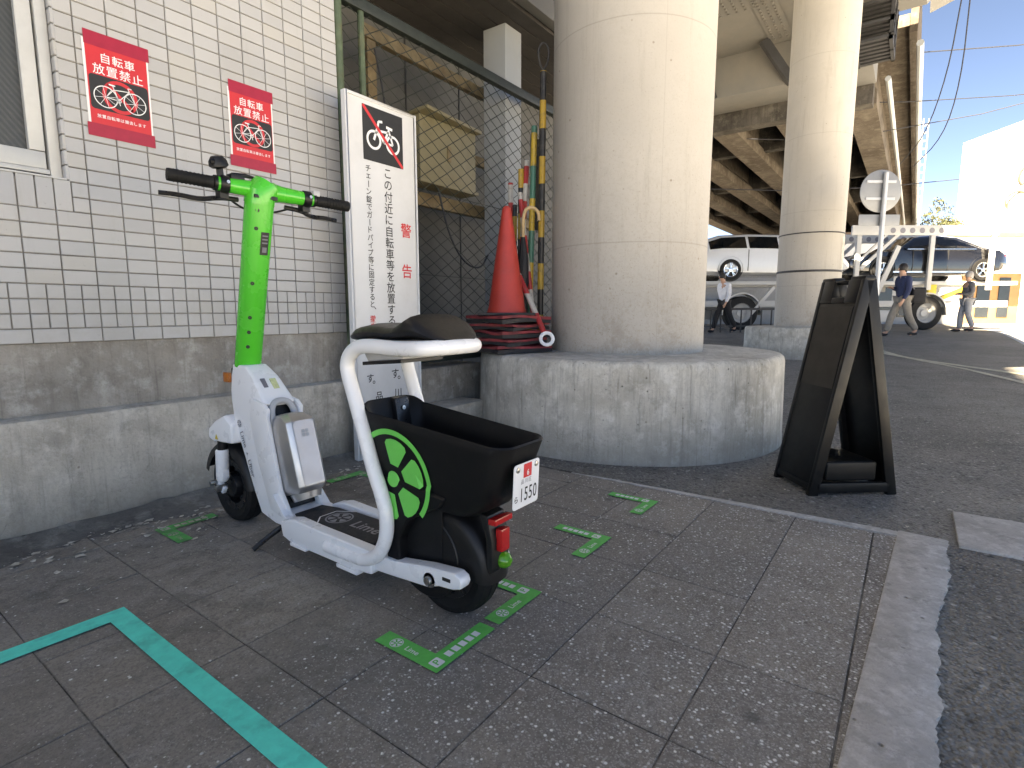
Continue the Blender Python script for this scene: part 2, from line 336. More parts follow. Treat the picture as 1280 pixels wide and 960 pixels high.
# ------------------------------------------------------------------ mesh helpers
class MB:
    def __init__(s, off=(0, 0, 0)): s.v = []; s.f = []; s.off = Vector(off); s.M = Matrix.Identity(4)
    def add(s, vs, fs):
        n = len(s.v)
        for p in vs: s.v.append((s.M @ Vector(p)) - s.off)
        for f in fs: s.f.append(tuple(i + n for i in f))
        return s
    def box(s, a, b):
        x0, x1 = sorted((a[0], b[0])); y0, y1 = sorted((a[1], b[1])); z0, z1 = sorted((a[2], b[2]))
        return s.add([(x0, y0, z0), (x1, y0, z0), (x1, y1, z0), (x0, y1, z0), (x0, y0, z1), (x1, y0, z1), (x1, y1, z1), (x0, y1, z1)],
                     [(0, 3, 2, 1), (4, 5, 6, 7), (0, 1, 5, 4), (1, 2, 6, 5), (2, 3, 7, 6), (3, 0, 4, 7)])
    def beam(s, p, q, w, h, up=(0, 0, 1)):
        p = Vector(p); q = Vector(q); d = (q - p).normalized(); u = Vector(up)
        r = d.cross(u)
        if r.length < 1e-4: r = d.cross(Vector((0, 1, 0)))
        r.normalize(); u = r.cross(d)
        vs = []
        for c in (p, q):
            for a, b in ((-1, -1), (1, -1), (1, 1), (-1, 1)): vs.append(c + r * a * w / 2 + u * b * h / 2)
        return s.add(vs, [(3, 2, 1, 0), (4, 5, 6, 7), (0, 1, 5, 4), (1, 2, 6, 5), (2, 3, 7, 6), (3, 0, 4, 7)])
    def prism(s, poly, axis, a, b):
        def mk(p, t):
            return (t, p[0], p[1]) if axis == 0 else (p[0], t, p[1]) if axis == 1 else (p[0], p[1], t)
        n = len(poly)
        vs = [mk(p, a) for p in poly] + [mk(p, b) for p in poly]
        fs = [tuple(range(n))[::-1], tuple(range(n, 2 * n))] + [(i, (i + 1) % n, n + (i + 1) % n, n + i) for i in range(n)]
        return s.add(vs, fs)
    def loft(s, rings, closed=True, cap0=True, cap1=True):
        n = len(rings[0]); vs = [p for r in rings for p in r]; fs = []
        for k in range(len(rings) - 1):
            for i in range(n if closed else n - 1):
                j = (i + 1) % n
                fs.append((k * n + i, k * n + j, (k + 1) * n + j, (k + 1) * n + i))
        if cap0: fs.append(tuple(range(n))[::-1])
        if cap1: fs.append(tuple(range((len(rings) - 1) * n, len(rings) * n)))
        return s.add(vs, fs)
    def tube(s, path, r, n=12, caps=True, smooth=0):
        P = [Vector(p) for p in path]
        for _ in range(smooth):
            Q = [P[0]]
            for a, b in zip(P, P[1:]): Q += [a * .75 + b * .25, a * .25 + b * .75]
            Q.append(P[-1]); P = Q
        rs = r if isinstance(r, (list, tuple)) else [r] * len(P)
        if len(rs) != len(P): rs = [rs[0] + (rs[-1] - rs[0]) * i / (len(P) - 1) for i in range(len(P))]
        t0 = (P[1] - P[0]).normalized()
        nrm = t0.cross(Vector((0, 0, 1)))
        if nrm.length < .05: nrm = t0.cross(Vector((0, 1, 0)))
        nrm.normalize(); rings = []
        for i, p in enumerate(P):
            t = ((P[min(i + 1, len(P) - 1)] - P[max(i - 1, 0)])).normalized()
            nrm = (nrm - t * nrm.dot(t)).normalized(); bn = t.cross(nrm)
            rings.append([p + (nrm * math.cos(2 * PI * k / n) + bn * math.sin(2 * PI * k / n)) * rs[i] for k in range(n)])
        return s.loft(rings, True, caps, caps)
    def lathe(s, prof, o=(0, 0, 0), axis=(0, 0, 1), n=32, a0=0, a1=2 * PI, ref=None):
        ax = Vector(axis).normalized(); o = Vector(o)
        u = ax.cross(Vector(ref) if ref else (Vector((0, 0, 1)) if abs(ax.z) < .9 else Vector((1, 0, 0)))).normalized(); w = ax.cross(u)
        full = abs(a1 - a0 - 2 * PI) < 1e-6
        m = n if full else n + 1
        rings = []
        for k in range(m):
            a = a0 + (a1 - a0) * k / n
            d = u * math.cos(a) + w * math.sin(a)
            rings.append([o + d * r + ax * h for r, h in prof])
        vs = [p for r_ in rings for p in r_]; q = len(prof); fs = []
        for k in range(n):
            k2 = (k + 1) % m
            for i in range(q - 1): fs.append((k * q + i, k2 * q + i, k2 * q + i + 1, k * q + i + 1))
        return s.add(vs, fs)
    def ball(s, c, r, n=14, sc=(1, 1, 1)):
        prof = [(max(1e-5, math.sin(PI * i / (n // 2))) * r, -math.cos(PI * i / (n // 2)) * r) for i in range(n // 2 + 1)]
        M0 = s.M; s.M = M0 @ Matrix.Translation(Vector(c)) @ Matrix.Diagonal((sc[0], sc[1], sc[2], 1))
        s.lathe(prof, (0, 0, 0), (0, 0, 1), n); s.M = M0; return s
    def build(s, name, mat, parent=None, smooth=True, bevel=0, seg=2, ang=32, solid=None):
        me = bpy.data.meshes.new(name)
        me.from_pydata([tuple(v) for v in s.v], [], s.f)
        bm = bmesh.new(); bm.from_mesh(me)
        bmesh.ops.remove_doubles(bm, verts=bm.verts, dist=1e-6)
        bmesh.ops.recalc_face_normals(bm, faces=bm.faces)
        if bevel:
            es = [e for e in bm.edges if len(e.link_faces) == 2 and e.calc_face_angle(0) > R(28)]
            bmesh.ops.bevel(bm, geom=es, offset=bevel, segments=seg, affect='EDGES', profile=.6, clamp_overlap=True)
        bm.to_mesh(me); bm.free()
        if smooth:
            me.polygons.foreach_set('use_smooth', [True] * len(me.polygons)); me.set_sharp_from_angle(angle=R(ang))
        for m in (mat if isinstance(mat, (list, tuple)) else [mat]): me.materials.append(MT[m] if isinstance(m, str) else m)
        o = bpy.data.objects.new(name, me); COL.objects.link(o)
        if parent: o.parent = parent
        return o

def tag(o, label=None, cat=None, group=None, kind=None):
    if label: o['label'] = label
    if cat: o['category'] = cat
    if group: o['group'] = group
    if kind: o['kind'] = kind
    return o
def thing(name, label, cat, loc=(0, 0, 0), rz=0, group=None):
    o = bpy.data.objects.new(name, None); COL.objects.link(o); o.location = loc; o.rotation_euler = (0, 0, rz)
    o.empty_display_size = .1
    return tag(o, label, cat, group)
def struct(o): o['kind'] = 'structure'; return o
def copy_tree(o, parent=None):
    c = o.copy(); COL.objects.link(c)
    if parent: c.parent = parent
    for ch in list(o.children): copy_tree(ch, c)
    return c

# ------------------------------------------------------------------ flat artwork (signs, decals): 2D shapes mapped onto a plane
_glyph = {}
def glyph(body, bold=0.0):
    k = (body, bold)
    if k not in _glyph:
        cu = bpy.data.curves.new('g', 'FONT'); cu.body = body; cu.resolution_u = 3; cu.offset = bold; cu.align_x = 'CENTER'; cu.align_y = 'CENTER'
        o = bpy.data.objects.new('g', cu); COL.objects.link(o)
        dg = bpy.context.evaluated_depsgraph_get(); me = bpy.data.meshes.new_from_object(o.evaluated_get(dg))
        vs = [(v.co.x, v.co.y) for v in me.vertices]; fs = [tuple(p.vertices) for p in me.polygons]
        xs = [v[0] for v in vs]; ys = [v[1] for v in vs]
        bb = (min(xs), max(xs), min(ys), max(ys)) if vs else (0, 0, 0, 0)
        bpy.data.objects.remove(o); bpy.data.curves.remove(cu); bpy.data.meshes.remove(me)
        _glyph[k] = (vs, fs, bb)
    return _glyph[k]
class Sheet:
    def __init__(s): s.v = []; s.f = []
    def add(s, vs, fs):
        n = len(s.v); s.v += list(vs); s.f += [tuple(i + n for i in f) for f in fs]; return s
    def rect(s, x0, y0, x1, y1): return s.add([(x0, y0), (x1, y0), (x1, y1), (x0, y1)], [(0, 1, 2, 3)])
    def rrect(s, x0, y0, x1, y1, r, n=5):
        P = []
        for cx, cy, a in ((x1 - r, y0 + r, -PI / 2), (x1 - r, y1 - r, 0), (x0 + r, y1 - r, PI / 2), (x0 + r, y0 + r, PI)):
            for k in range(n + 1): P.append((cx + r * math.cos(a + k * PI / 2 / n), cy + r * math.sin(a + k * PI / 2 / n)))
        return s.poly(P)
    def poly(s, P): return s.add(P, [tuple(range(len(P)))])
    def disc(s, cx, cy, r, n=24): return s.poly([(cx + r * math.cos(2 * PI * k / n), cy + r * math.sin(2 * PI * k / n)) for k in range(n)])
    def ring(s, cx, cy, r0, r1, a0=0, a1=2 * PI, n=36):
        vs = []; fs = []
        for k in range(n + 1):
            a = a0 + (a1 - a0) * k / n
            vs += [(cx + r0 * math.cos(a), cy + r0 * math.sin(a)), (cx + r1 * math.cos(a), cy + r1 * math.sin(a))]
        for k in range(n): fs.append((2 * k, 2 * k + 1, 2 * k + 3, 2 * k + 2))
        return s.add(vs, fs)
    def line(s, p, q, w):
        dx, dy = q[0] - p[0], q[1] - p[1]; L = math.hypot(dx, dy) or 1; nx, ny = -dy / L * w / 2, dx / L * w / 2
        return s.add([(p[0] + nx, p[1] + ny), (q[0] + nx, q[1] + ny), (q[0] - nx, q[1] - ny), (p[0] - nx, p[1] - ny)], [(3, 2, 1, 0)])
    def text(s, body, x, y, h, rot=0, bold=0.0, sx=1.0, cell=False):
        """h: glyph height; cell: treat h as the em size of a CJK cell"""
        vs, fs, bb = glyph(body, bold)
        if not vs: return s
        k = h if cell else h / max(1e-6, bb[3] - bb[2])
        ox = (bb[0] + bb[1]) / 2; oy = (bb[2] + bb[3]) / 2
        c, sn = math.cos(rot), math.sin(rot)
        out = []
        for a, b in vs:
            a = (a - ox) * k * sx; b = (b - oy) * k
            out.append((x + a * c - b * sn, y + a * sn + b * c))
        return s.add(out, fs)
    def spaced(s, body, x, y, h, pitch, bold=0.0, sx=1.0):
        n = len(body)
        for i, ch in enumerate(body): s.text(ch, x + (i - (n - 1) / 2) * pitch, y, h, 0, bold, sx, cell=True)
        return s
    def slice_logo(s, cx, cy, r, rot=0.3, seg=6, ring=True, hub=True):
        if ring: s.ring(cx, cy, r * .88, r)
        for k in range(seg):
            a = rot + k * 2 * PI / seg; hw = PI / seg
            P = []
            ro = r * .80; ri = r * .26; g = hw - .16
            for t in range(7):
                b = a - g + 2 * g * t / 6
                rr = ro if 0 < t < 6 else ro * .93
                P.append((cx + rr * math.cos(b), cy + rr * math.sin(b)))
            P.append((cx + ri * math.cos(a + g * .3), cy + ri * math.sin(a + g * .3)))
            P.append((cx + ri * math.cos(a - g * .3), cy + ri * math.sin(a - g * .3)))
            s.poly(P)
        if hub: s.disc(cx, cy, r * .14)
        return s
    def put(s, name, mat, parent, O, u, v, lift=0.0, fn=None, thick=0):
        O = Vector(O); u = Vector(u).normalized(); v = Vector(v).normalized(); nn = u.cross(v).normalized()
        me = bpy.data.meshes.new(name)
        pts = [fn(p) if fn else O + u * p[0] + v * p[1] + nn * lift for p in s.v]
        me.from_pydata([tuple(p) for p in pts], [], s.f)
        me.materials.append(MT[mat] if isinstance(mat, str) else mat)
        o = bpy.data.objects.new(name, me); COL.objects.link(o)
        if parent: o.parent = parent
        return o

# ------------------------------------------------------------------ ground
def dcam(x, y): return x * math.cos(TH) + y * math.sin(TH)
def gz(x, y):
    t = min(1, max(0, (dcam(x, y) - 8.5) / 6.5)); return .2 * t * t * (3 - 2 * t)
def ground_sheet():
    mb = MB()
    xs = [-400, -120, -40, -15, -6, -3] + [i * .75 - 2.25 for i in range(40)] + [30, 36, 45, 60, 90, 140, 260, 600]
    ys = [-500, -200, -80, -40, -25, -18] + [i * .75 - 14 for i in range(38)] + [17, 24, 40, 80, 200, 500]
    vs = [(x, y, gz(x, y) - .022) for y in ys for x in xs]
    n = len(xs)
    fs = [(j * n + i, j * n + i + 1, (j + 1) * n + i + 1, (j + 1) * n + i) for j in range(len(ys) - 1) for i in range(n - 1)]
    mb.add(vs, fs); return struct(mb.build('road', 'asphalt'))
ground_sheet()

# paving: 300 mm slabs on a grid, each a shallow block of its own inside one sheet
def paving():
    mb = MB()
    rr = random.Random(3)
    def slab(x0, x1, y0, y1):
        h = [rr.uniform(-.0011, .0011) for _ in range(4)]
        b = .0018; z = .0; g = rr.uniform(.0011, .0019)
        P = [(x0 + g, y0 + g), (x1 - g, y0 + g), (x1 - g, y1 - g), (x0 + g, y1 - g)]
        I = [(x0 + g + b, y0 + g + b), (x1 - g - b, y0 + g + b), (x1 - g - b, y1 - g - b), (x0 + g + b, y1 - g - b)]
        vs = [(p[0], p[1], -.008) for p in P] + [(p[0], p[1], z - b * .7 + h[i]) for i, p in enumerate(P)] + [(p[0], p[1], z + h[i]) for i, p in enumerate(I)]
        fs = [(8, 9, 10, 11)]
        for i in range(4):
            j = (i + 1) % 4
            fs += [(i, j, 4 + j, 4 + i), (4 + i, 4 + j, 8 + j, 8 + i)]
        mb.add(vs, fs)
    for i in range(-6, 8):
        for j in range(0, 8):
            x0 = -.005 + i * .3; y0 = j * .3
            x1 = x0 + .3; y1 = y0 + .3
            if j == 0: y0 = .055
            if x0 > 2.2: continue
            slab(x0, min(x1, 2.235), y0, min(y1, 2.36))
    for i in range(-6, 8):   # cut strip along the kerb
        x0 = -.005 + i * .3
        slab(x0, min(x0 + .3, 2.235), -.03, .053)
    o = mb.build('pavement_and_bounce', 'slab', smooth=False); struct(o)
    b = MB().box((-2.2, -.06, -.02), (2.26, 2.36, -.0026)).build('pavement_and_bounce', 'joint', smooth=False); struct(b)
paving()

def kerb():
    mb = MB(); rr = random.Random(5)
    # ragged outer edge against the asphalt, slightly skewed to the slabs; top 4 mm proud
    n = 420; inner = []; outer = []; walk = 0
    for k in range(n + 1):
        x = -1.8 + (2.29 + 1.8) * k / n
        yi = .045 - .058 * (x - 1.0) / 1.24
        yo = -.088 - .066 * (x - 1.1) / 1.17
        inner.append((x, yi)); walk = walk * .86 + rr.uniform(-.0042, .0042); outer.append((x, yo + (walk + .005 * math.sin(x * 9) + rr.uniform(-.002, .002)) * (1 if x < 2.2 else .3)))
    rings = []
    for (a, b) in zip(inner, outer):
        rings.append([(a[0], a[1], -.03), (a[0], a[1], .004), (a[0], a[1] - .006, .007), (b[0], b[1] + .006, .004 + rr.uniform(-.0015, .001)), (b[0], b[1], .002), (b[0], b[1] + .01, -.035)])
    mb.loft(rings, closed=True)
    struct(mb.build('kerb', 'kerb', ang=40))
    m2 = MB(); r2 = []
    for k in range(26):
        y = -.025 + k * .052
        w = .048 - .0009 * k
        r2.append([(2.24, y, -.03), (2.24, y, .0045 - k * .0002), (2.24 + w + rr.uniform(-.004, .004), y, .003 - k * .0003), (2.24 + w + .012, y, -.035)])
    m2.loft(r2); struct(m2.build('kerb', 'kerb', ang=40))
    m3 = MB().box((2.31, -.62, -.05), (2.71, -.185, -.012)); struct(m3.build('drain_slab', 'kerb', bevel=.006))
    m4 = Sheet().poly([(2.03, -.36), (2.19, -.34), (2.17, -.44), (2.33, -.62), (2.2, -.9), (2.06, -.9), (2.05, -.52)])
    struct(m4.put('road_marking', 'mark_and_sun_strip', None, (0, 0, -.017), (1, 0, 0), (0, 1, 0)))
def sun_strip(P, w):  # pale strip that paints sunlight onto the road
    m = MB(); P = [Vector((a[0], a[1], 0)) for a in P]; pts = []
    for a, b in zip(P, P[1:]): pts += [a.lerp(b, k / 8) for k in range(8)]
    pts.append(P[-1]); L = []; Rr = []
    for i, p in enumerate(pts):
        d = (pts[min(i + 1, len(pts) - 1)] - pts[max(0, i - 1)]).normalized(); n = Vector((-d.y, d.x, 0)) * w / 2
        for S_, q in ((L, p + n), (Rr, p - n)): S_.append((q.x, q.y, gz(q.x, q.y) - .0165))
    n_ = len(L); m.add(L + Rr, [(i, i + 1, n_ + i + 1, n_ + i) for i in range(n_ - 1)]); struct(m.build('road_marking', 'mark_and_sun_strip'))
sun_strip([(13.6, .95), (12.3, .5), (10.6, -.45), (9.2, -1.25), (7.6, -2.2)], .14)
sun_strip([(13.4, .70), (11.9, .2), (9.8, -.62), (7.9, -1.15), (6.2, -1.7)], .09)
kerb()

# litter, flakes and grit
def litter():
    mb = MB(); rr = random.Random(11)
    def flake(x, y, s, z):
        a = rr.uniform(0, 6.28); n = rr.choice((4, 5, 6)); P = []
        for k in range(n):
            t = a + k * 2 * PI / n; q = s * rr.uniform(.5, 1.1)
            P.append((x + q * math.cos(t), y + q * .65 * math.sin(t), z + rr.uniform(.0005, .003 + s * .25)))
        mb.add(P + [(x, y, z + s * .3)], [(k, (k + 1) % n, n) for k in range(n)])
    for k in range(900):
        x = rr.uniform(-.2, 2.1); y = 2.33 - abs(rr.gauss(0, .17)); flake(x, y, rr.choice((.003, .004, .005, .006, .009, .013, .017)), .0005)
    for k in range(240):
        flake(rr.uniform(-.2, 2.2), rr.uniform(.0, 2.3), rr.choice((.002, .0025, .003, .004)), .0005)
    for k in range(620):
        x = rr.uniform(2.3, 6); y = rr.uniform(-1.6, 1.3)
        if (x - 3.46) ** 2 + (y - 1.566) ** 2 < 1.02: continue
        flake(x, y, rr.choice((.004, .005, .006, .008, .011)), -.021)
    o = mb.build('litter', plain('litter_flakes', (.46, .42, .35), .8, var=.6, scale=9), smooth=False)
    tag(o, kind='stuff'); o['label'] = 'scraps of leaf and paper strewn along the wall foot'
litter()

# dirt ramp at the wall foot
mb = MB(); rr = random.Random(2); rings = []
for k in range(90):
    x = -2.0 + 4.9 * k / 89
    w = .06 + .05 * rr.random() + .03 * math.sin(k * .5)
    rings.append([(x, 2.335, -.01), (x, 2.335, .030 + .012 * rr.random()), (x, 2.335 - w * .5, .012 + .006 * rr.random()), (x, 2.335 - w - .06, .0002), (x, 2.335 - w - .07, -.01)])
mb.loft(rings); struct(mb.build('ground', concrete('dirt_strip_mat', (.20, .185, .16), (.11, .10, .088), (.28, .26, .225), .2), ang=60))

# ------------------------------------------------------------------ tiled building on the left
WY = 2.41
def tiled_building():
    t = thing('tiled_building', 'grey tiled building wall with a window, standing on a stained concrete plinth', 'building', (0, WY, 0))
    o = (0, WY, 0)
    # core walls round the window opening; unseen height and length shaped to cast shade
    wx0, wx1, wz0, wz1 = -.75, .697, 1.222, 2.75
    c = MB(o)
    c.box((-26, WY + .006, .66), (wx0, 8.5, 18.6)).box((wx1, WY + .006, .66), (1.838, 8.5, 18.6))
    c.box((wx0, WY + .006, .66), (wx1, 6.5, wz0 - .01)).box((wx0, WY + .006, wz1), (wx1, 8.5, 18.6)).box((wx0, WY + .2, wz0 - .01), (wx1, 6.4, wz1))
    c.build('wall', 'grout', t, smooth=False)
    tb = MB(o); g = .0020; rr = random.Random(4)
    def tile(x0, x1, z0, z1, y=WY, dep=.007):
        b = .002; h = [rr.uniform(-.0003, .0003) for _ in range(4)]
        P = [(x0 + g, z0 + g), (x1 - g, z0 + g), (x1 - g, z1 - g), (x0 + g, z1 - g)]
        I = [(x0 + g + b, z0 + g + b), (x1 - g - b, z0 + g + b), (x1 - g - b, z1 - g - b), (x0 + g + b, z1 - g - b)]
        vs = [(p[0], y + dep, p[1]) for p in P] + [(p[0], y + .0016, p[1]) for p in P] + [(p[0], y + h[i], p[1]) for i, p in enumerate(I)]
        fs = [(11, 10, 9, 8)]
        for i in range(4):
            j = (i + 1) % 4; fs += [(4 + i, 4 + j, j, i), (8 + i, 8 + j, 4 + j, 4 + i)]
        tb.add(vs, fs)
    z = .66; pz = .0506; row = 0
    while z < 4.3:
        half = row in (1, 2, 3)
        p = .05 if half else .1
        x = .053 - 1.4
        while x < 1.83:
            x1 = min(x + p, 1.838)
            inside = x1 > wx0 and x < wx1 - .012 and z > wz0 - .115 and z < wz1
            if not inside and x1 - x > .012: tile(x, x1, z, z + pz)
            elif inside and x < wx1 - .012 < x1 - .001 and x1 - wx1 > .012 and z > wz0 - .115: tile(.703 if z < wz0 - .01 else wx1, x1, z, z + pz)
            x += p
        z += pz; row += 1
    x = .053 - 1.4     # soldier course under the sill
    while x < wx1 - .01: tile(x, x + .05, wz0 - .108, wz0); x += .05
    tb.build('tile_cladding', 'tile', t, smooth=False)
    # jamb tiles turned into the opening
    jb = MB(o); z = wz0
    while z < wz1:
        jb.box((wx1 - .006, WY + .001, z + .002), (wx1 + .004, WY + .06, z + .0486)); z += pz
    jb.build('jamb_tiles', 'tile', t, bevel=.002, seg=1)
    # window
    w = MB(o)
    w.box((wx0, WY + .03, wz0 + .014), (wx1 - .041, WY + .10, wz0 + .030)).box((wx1 - .040, WY + .028, wz0 + .006), (wx1 - .008, WY + .10, wz1)).box((wx0, WY + .03, wz0 + .047), (wx0 + .05, WY + .1, wz1))
    wo_ = w.build('window', 'frame', t, bevel=.003)
    s = MB(o)
    s.box((wx0 + .052, WY + .040, wz0 + .032), (wx1 - .046, WY + .075, wz0 + .088)).box((wx1 - .089, WY + .038, wz0 + .090), (wx1 - .046, WY + .075, wz1)).box((-.07, WY + .044, wz0 + .090), (-.01, WY + .075, wz1))
    s.build('sash', 'frame', wo_, bevel=.003)
    MB(o).box((wx0, WY + .034, wz0 + .004), (wx1 - .042, WY + .09, wz0 + .0135)).build('gap', 'ink', wo_, smooth=False)
    MB(o).box((wx0 + .05, WY + .06, wz0 + .08), (wx1 - .08, WY + .066, wz1)).build('pane', 'glass', wo_, smooth=False)
    MB(o).box((wx0, WY - .004, wz0 - .002), (wx1 - .006, WY + .05, wz0 + .0035)).build('sill', 'frame', wo_)
    MB(o).box((-26, WY + .012, .40), (1.9, WY + .25, .659)).build('footing', 'conc_up', t, smooth=False)
    # plinth with a slightly uneven face and ledge
    rings = []
    for k in range(60):
        xx = -3 + 4.95 * k / 59
        j = .004 * math.sin(k * .7) + rr.uniform(-.002, .002)
        rings.append([(xx, 2.345 + j, -.03), (xx, 2.34 + j, .12), (xx, 2.338 + j, .395), (xx, 2.345 + j, .408), (xx, 2.36, .412), (xx, 2.44, .414), (xx, 2.44, -.03)])
    MB(o).loft(rings).build('plinth', 'conc_low', t, ang=35)
tiled_building()

# ------------------------------------------------------------------ posters
def bike_art(s, cx, cy, k, w):
    """side view of a bicycle, unit wheel radius k"""
    A = (cx - 1.28 * k, cy - .35 * k); B = (cx + 1.28 * k, cy - .35 * k)
    s.ring(A[0], A[1], k - w * .6, k + w * .4, n=28); s.ring(B[0], B[1], k - w * .6, k + w * .4, n=28)
    return A, B
def poster(name, label, x0, x1, z0, z1):
    W = x1 - x0; H = z1 - z0
    t = thing(name, label, 'poster', (x0, WY - .0025, z0), 0, 'red no-bicycle notices taped to the tiled wall')
    u = (1, 0, 0); v = (0, 0, 1); O = (0, 0, 0)
    Sheet().rect(.0, .028, W, H - .03).put('paper', 'paper', t, O, u, v)
    Sheet().rect(.008, .028, W - .006, H - .03).put('red_print', 'poster', t, O, u, v, .0004)
    Sheet().rect(.006, H - .048, W + .004, H).put('tape_strip', 'tape', t, O, u, v, .0009)
    Sheet().rect(-.004, 0, W + .004, .045).put('tape_strip', 'tape', t, O, u, v, .0009)
    Sheet().rrect(.012, .095, W - .008, .212, .012).put('black_panel', 'ink', t, O, u, v, .0008)
    cx = W / 2 + .002; cy = .152
    r = Sheet().ring(cx, cy, .044, .056, n=48); r.line((cx - .037, cy + .037), (cx + .037, cy - .037), .011)
    r.put('prohibition_ring', 'poster', t, O, u, v, .0011)
    b = Sheet(); k = .036
    A, B = bike_art(b, cx, cy + .003, k, .0032)
    for C in (A, B):
        for q in range(8): b.line(C, (C[0] + k * math.cos(q * PI / 4 + .2), C[1] + k * math.sin(q * PI / 4 + .2)), .0013)
    bb = (cx - .006, cy - .012); st = (cx - .022, cy + .034); hd = (cx + .03, cy + .028)
    for p, q in ((A, bb), (A, (st[0] + .004, st[1] - .01)), (bb, st), (bb, hd), ((st[0] + .004, st[1] - .012), hd), (hd, B), (hd, (hd[0] - .004, hd[1] + .012)), ((hd[0] - .004, hd[1] + .012), (hd[0] + .008, hd[1] + .012))): b.line(p, q, .0026)
    b.line((st[0] - .012, st[1] + .003), (st[0] + .008, st[1] + .002), .0045); b.ring(bb[0], bb[1], .0055, .008, n=18); b.line(bb, (bb[0] + .004, bb[1] - .016), .0025)
    b.put('bicycle_drawing', 'whiteink', t, O, u, v, .0015)
    L = Sheet().spaced('自転車', cx, .274, .036, .038, .006).spaced('放置禁止', cx, .233, .038, .0405, .006)
    L.spaced('放置自転車は撤去します', cx, .0725, .0135, .0142, .008)
    L.put('lettering', 'whiteink', t, O, u, v, .0015)
poster('poster', 'red no-bicycle poster taped to the tiles beside the window, the nearer of the two', .772, .978, 1.39, 1.745)
poster('poster', 'red no-bicycle poster taped to the tiles above the scooter handlebar', 1.275, 1.476, 1.39, 1.74)

# ------------------------------------------------------------------ warning sign board
def warning_board():
    t = thing('warning_sign', 'tall narrow white warning board against illegal bicycle parking, leaning by the fence behind the scooter', 'sign board', (1.75, 2.25, 0))
    W = .462; H = 1.81
    MB().box((.012, .002, .01), (W - .012, .02, H - .012)).build('panel', 'board', t, bevel=.001)
    f = MB(); f.box((0, -.004, 0), (.014, .026, H)).box((W - .014, -.004, 0), (W, .026, H)).box((.014, -.004, H - .014), (W - .014, .026, H)).box((.014, -.004, 0), (W - .014, .026, .014))
    f.build('frame', 'board', t, bevel=.002)
    O = (0, .0015, 0); u = (1, 0, 0); v = (0, 0, 1)
    Sheet().rect(.104, 1.515, .366, 1.775).put('pictogram_panel', 'ink', t, O, u, v, .0005)
    b = Sheet(); cx = .235; cy = 1.64; k = .047
    A = (cx - .062, cy - .02); B = (cx + .062, cy - .02)
    b.ring(A[0], A[1], k * .74, k, n=32); b.ring(B[0], B[1], k * .74, k, n=32)
    for p, q, w in ((A, (cx - .035, cy + .05), .013), ((cx - .035, cy + .05), (cx - .03, cy + .075), .012), ((cx - .03, cy + .075), (cx - .005, cy + .078), .012), ((cx - .04, cy + .04), (cx + .002, cy - .02), .011), ((cx + .002, cy - .02), B, .011), ((cx - .038, cy + .03), (cx + .035, cy + .035), .011), ((cx + .002, cy - .02), (cx + .038, cy + .05), .012), ((cx + .02, cy + .06), (cx + .06, cy + .055), .013), ((cx + .038, cy + .04), B, .011)): b.line(p, q, w)
    b.put('bicycle_pictogram', 'whiteink', t, O, u, v, .001)
    s = Sheet().line((.108, 1.771), (.362, 1.519), .016); s.put('red_slash', 'redink', t, O, u, v, .0015)
    def vcol(S, txt, x, z0, pitch, h, bold=.012):
        for i, ch in enumerate(txt):
            if ch == '　': continue
            dx = dz = 0
            if ch in '、。': dx = h * .45; dz = h * .45
            S.text(ch, x + dx, z0 - i * pitch + dz, h * (.34 if ch in '、。' else 1), -PI / 2 if ch in 'ー' else 0, bold, 1.0, cell=ch not in '、。')
        return S
    def put(txt, x, z0, pitch, h, mat='ink', bold=.008): vcol(Sheet(), txt, x, z0, pitch, h, bold).put('lettering', mat, t, O, u, v, .0008)
    put('この付近に自転車等を放置すると', .257, 1.472, .0578, .058)
    put('チェーン錠でガードパイプ等に固定すると、', .13, 1.475, .0372, .0375)
    put('の', .13, 1.475 - 22 * .0372, .0372, .0375)
    put('す', .27, .435, .05, .058); put('。', .27, .385, .05, .058); put('す', .10, .425, .045, .05); put('。', .10, .38, .045, .05)
    put('品', .155, .325, .05, .052); put('川', .285, .325, .05, .058); put('区', .41, .325, .05, .055)
    put('警', .375, 1.20, .1, .078, 'redink', .012); put('告', .375, .985, .1, .078, 'redink', .012); put('撤去', .13, 1.475 - 20 * .0372, .0372, .0385, 'redink', .012)
warning_board()

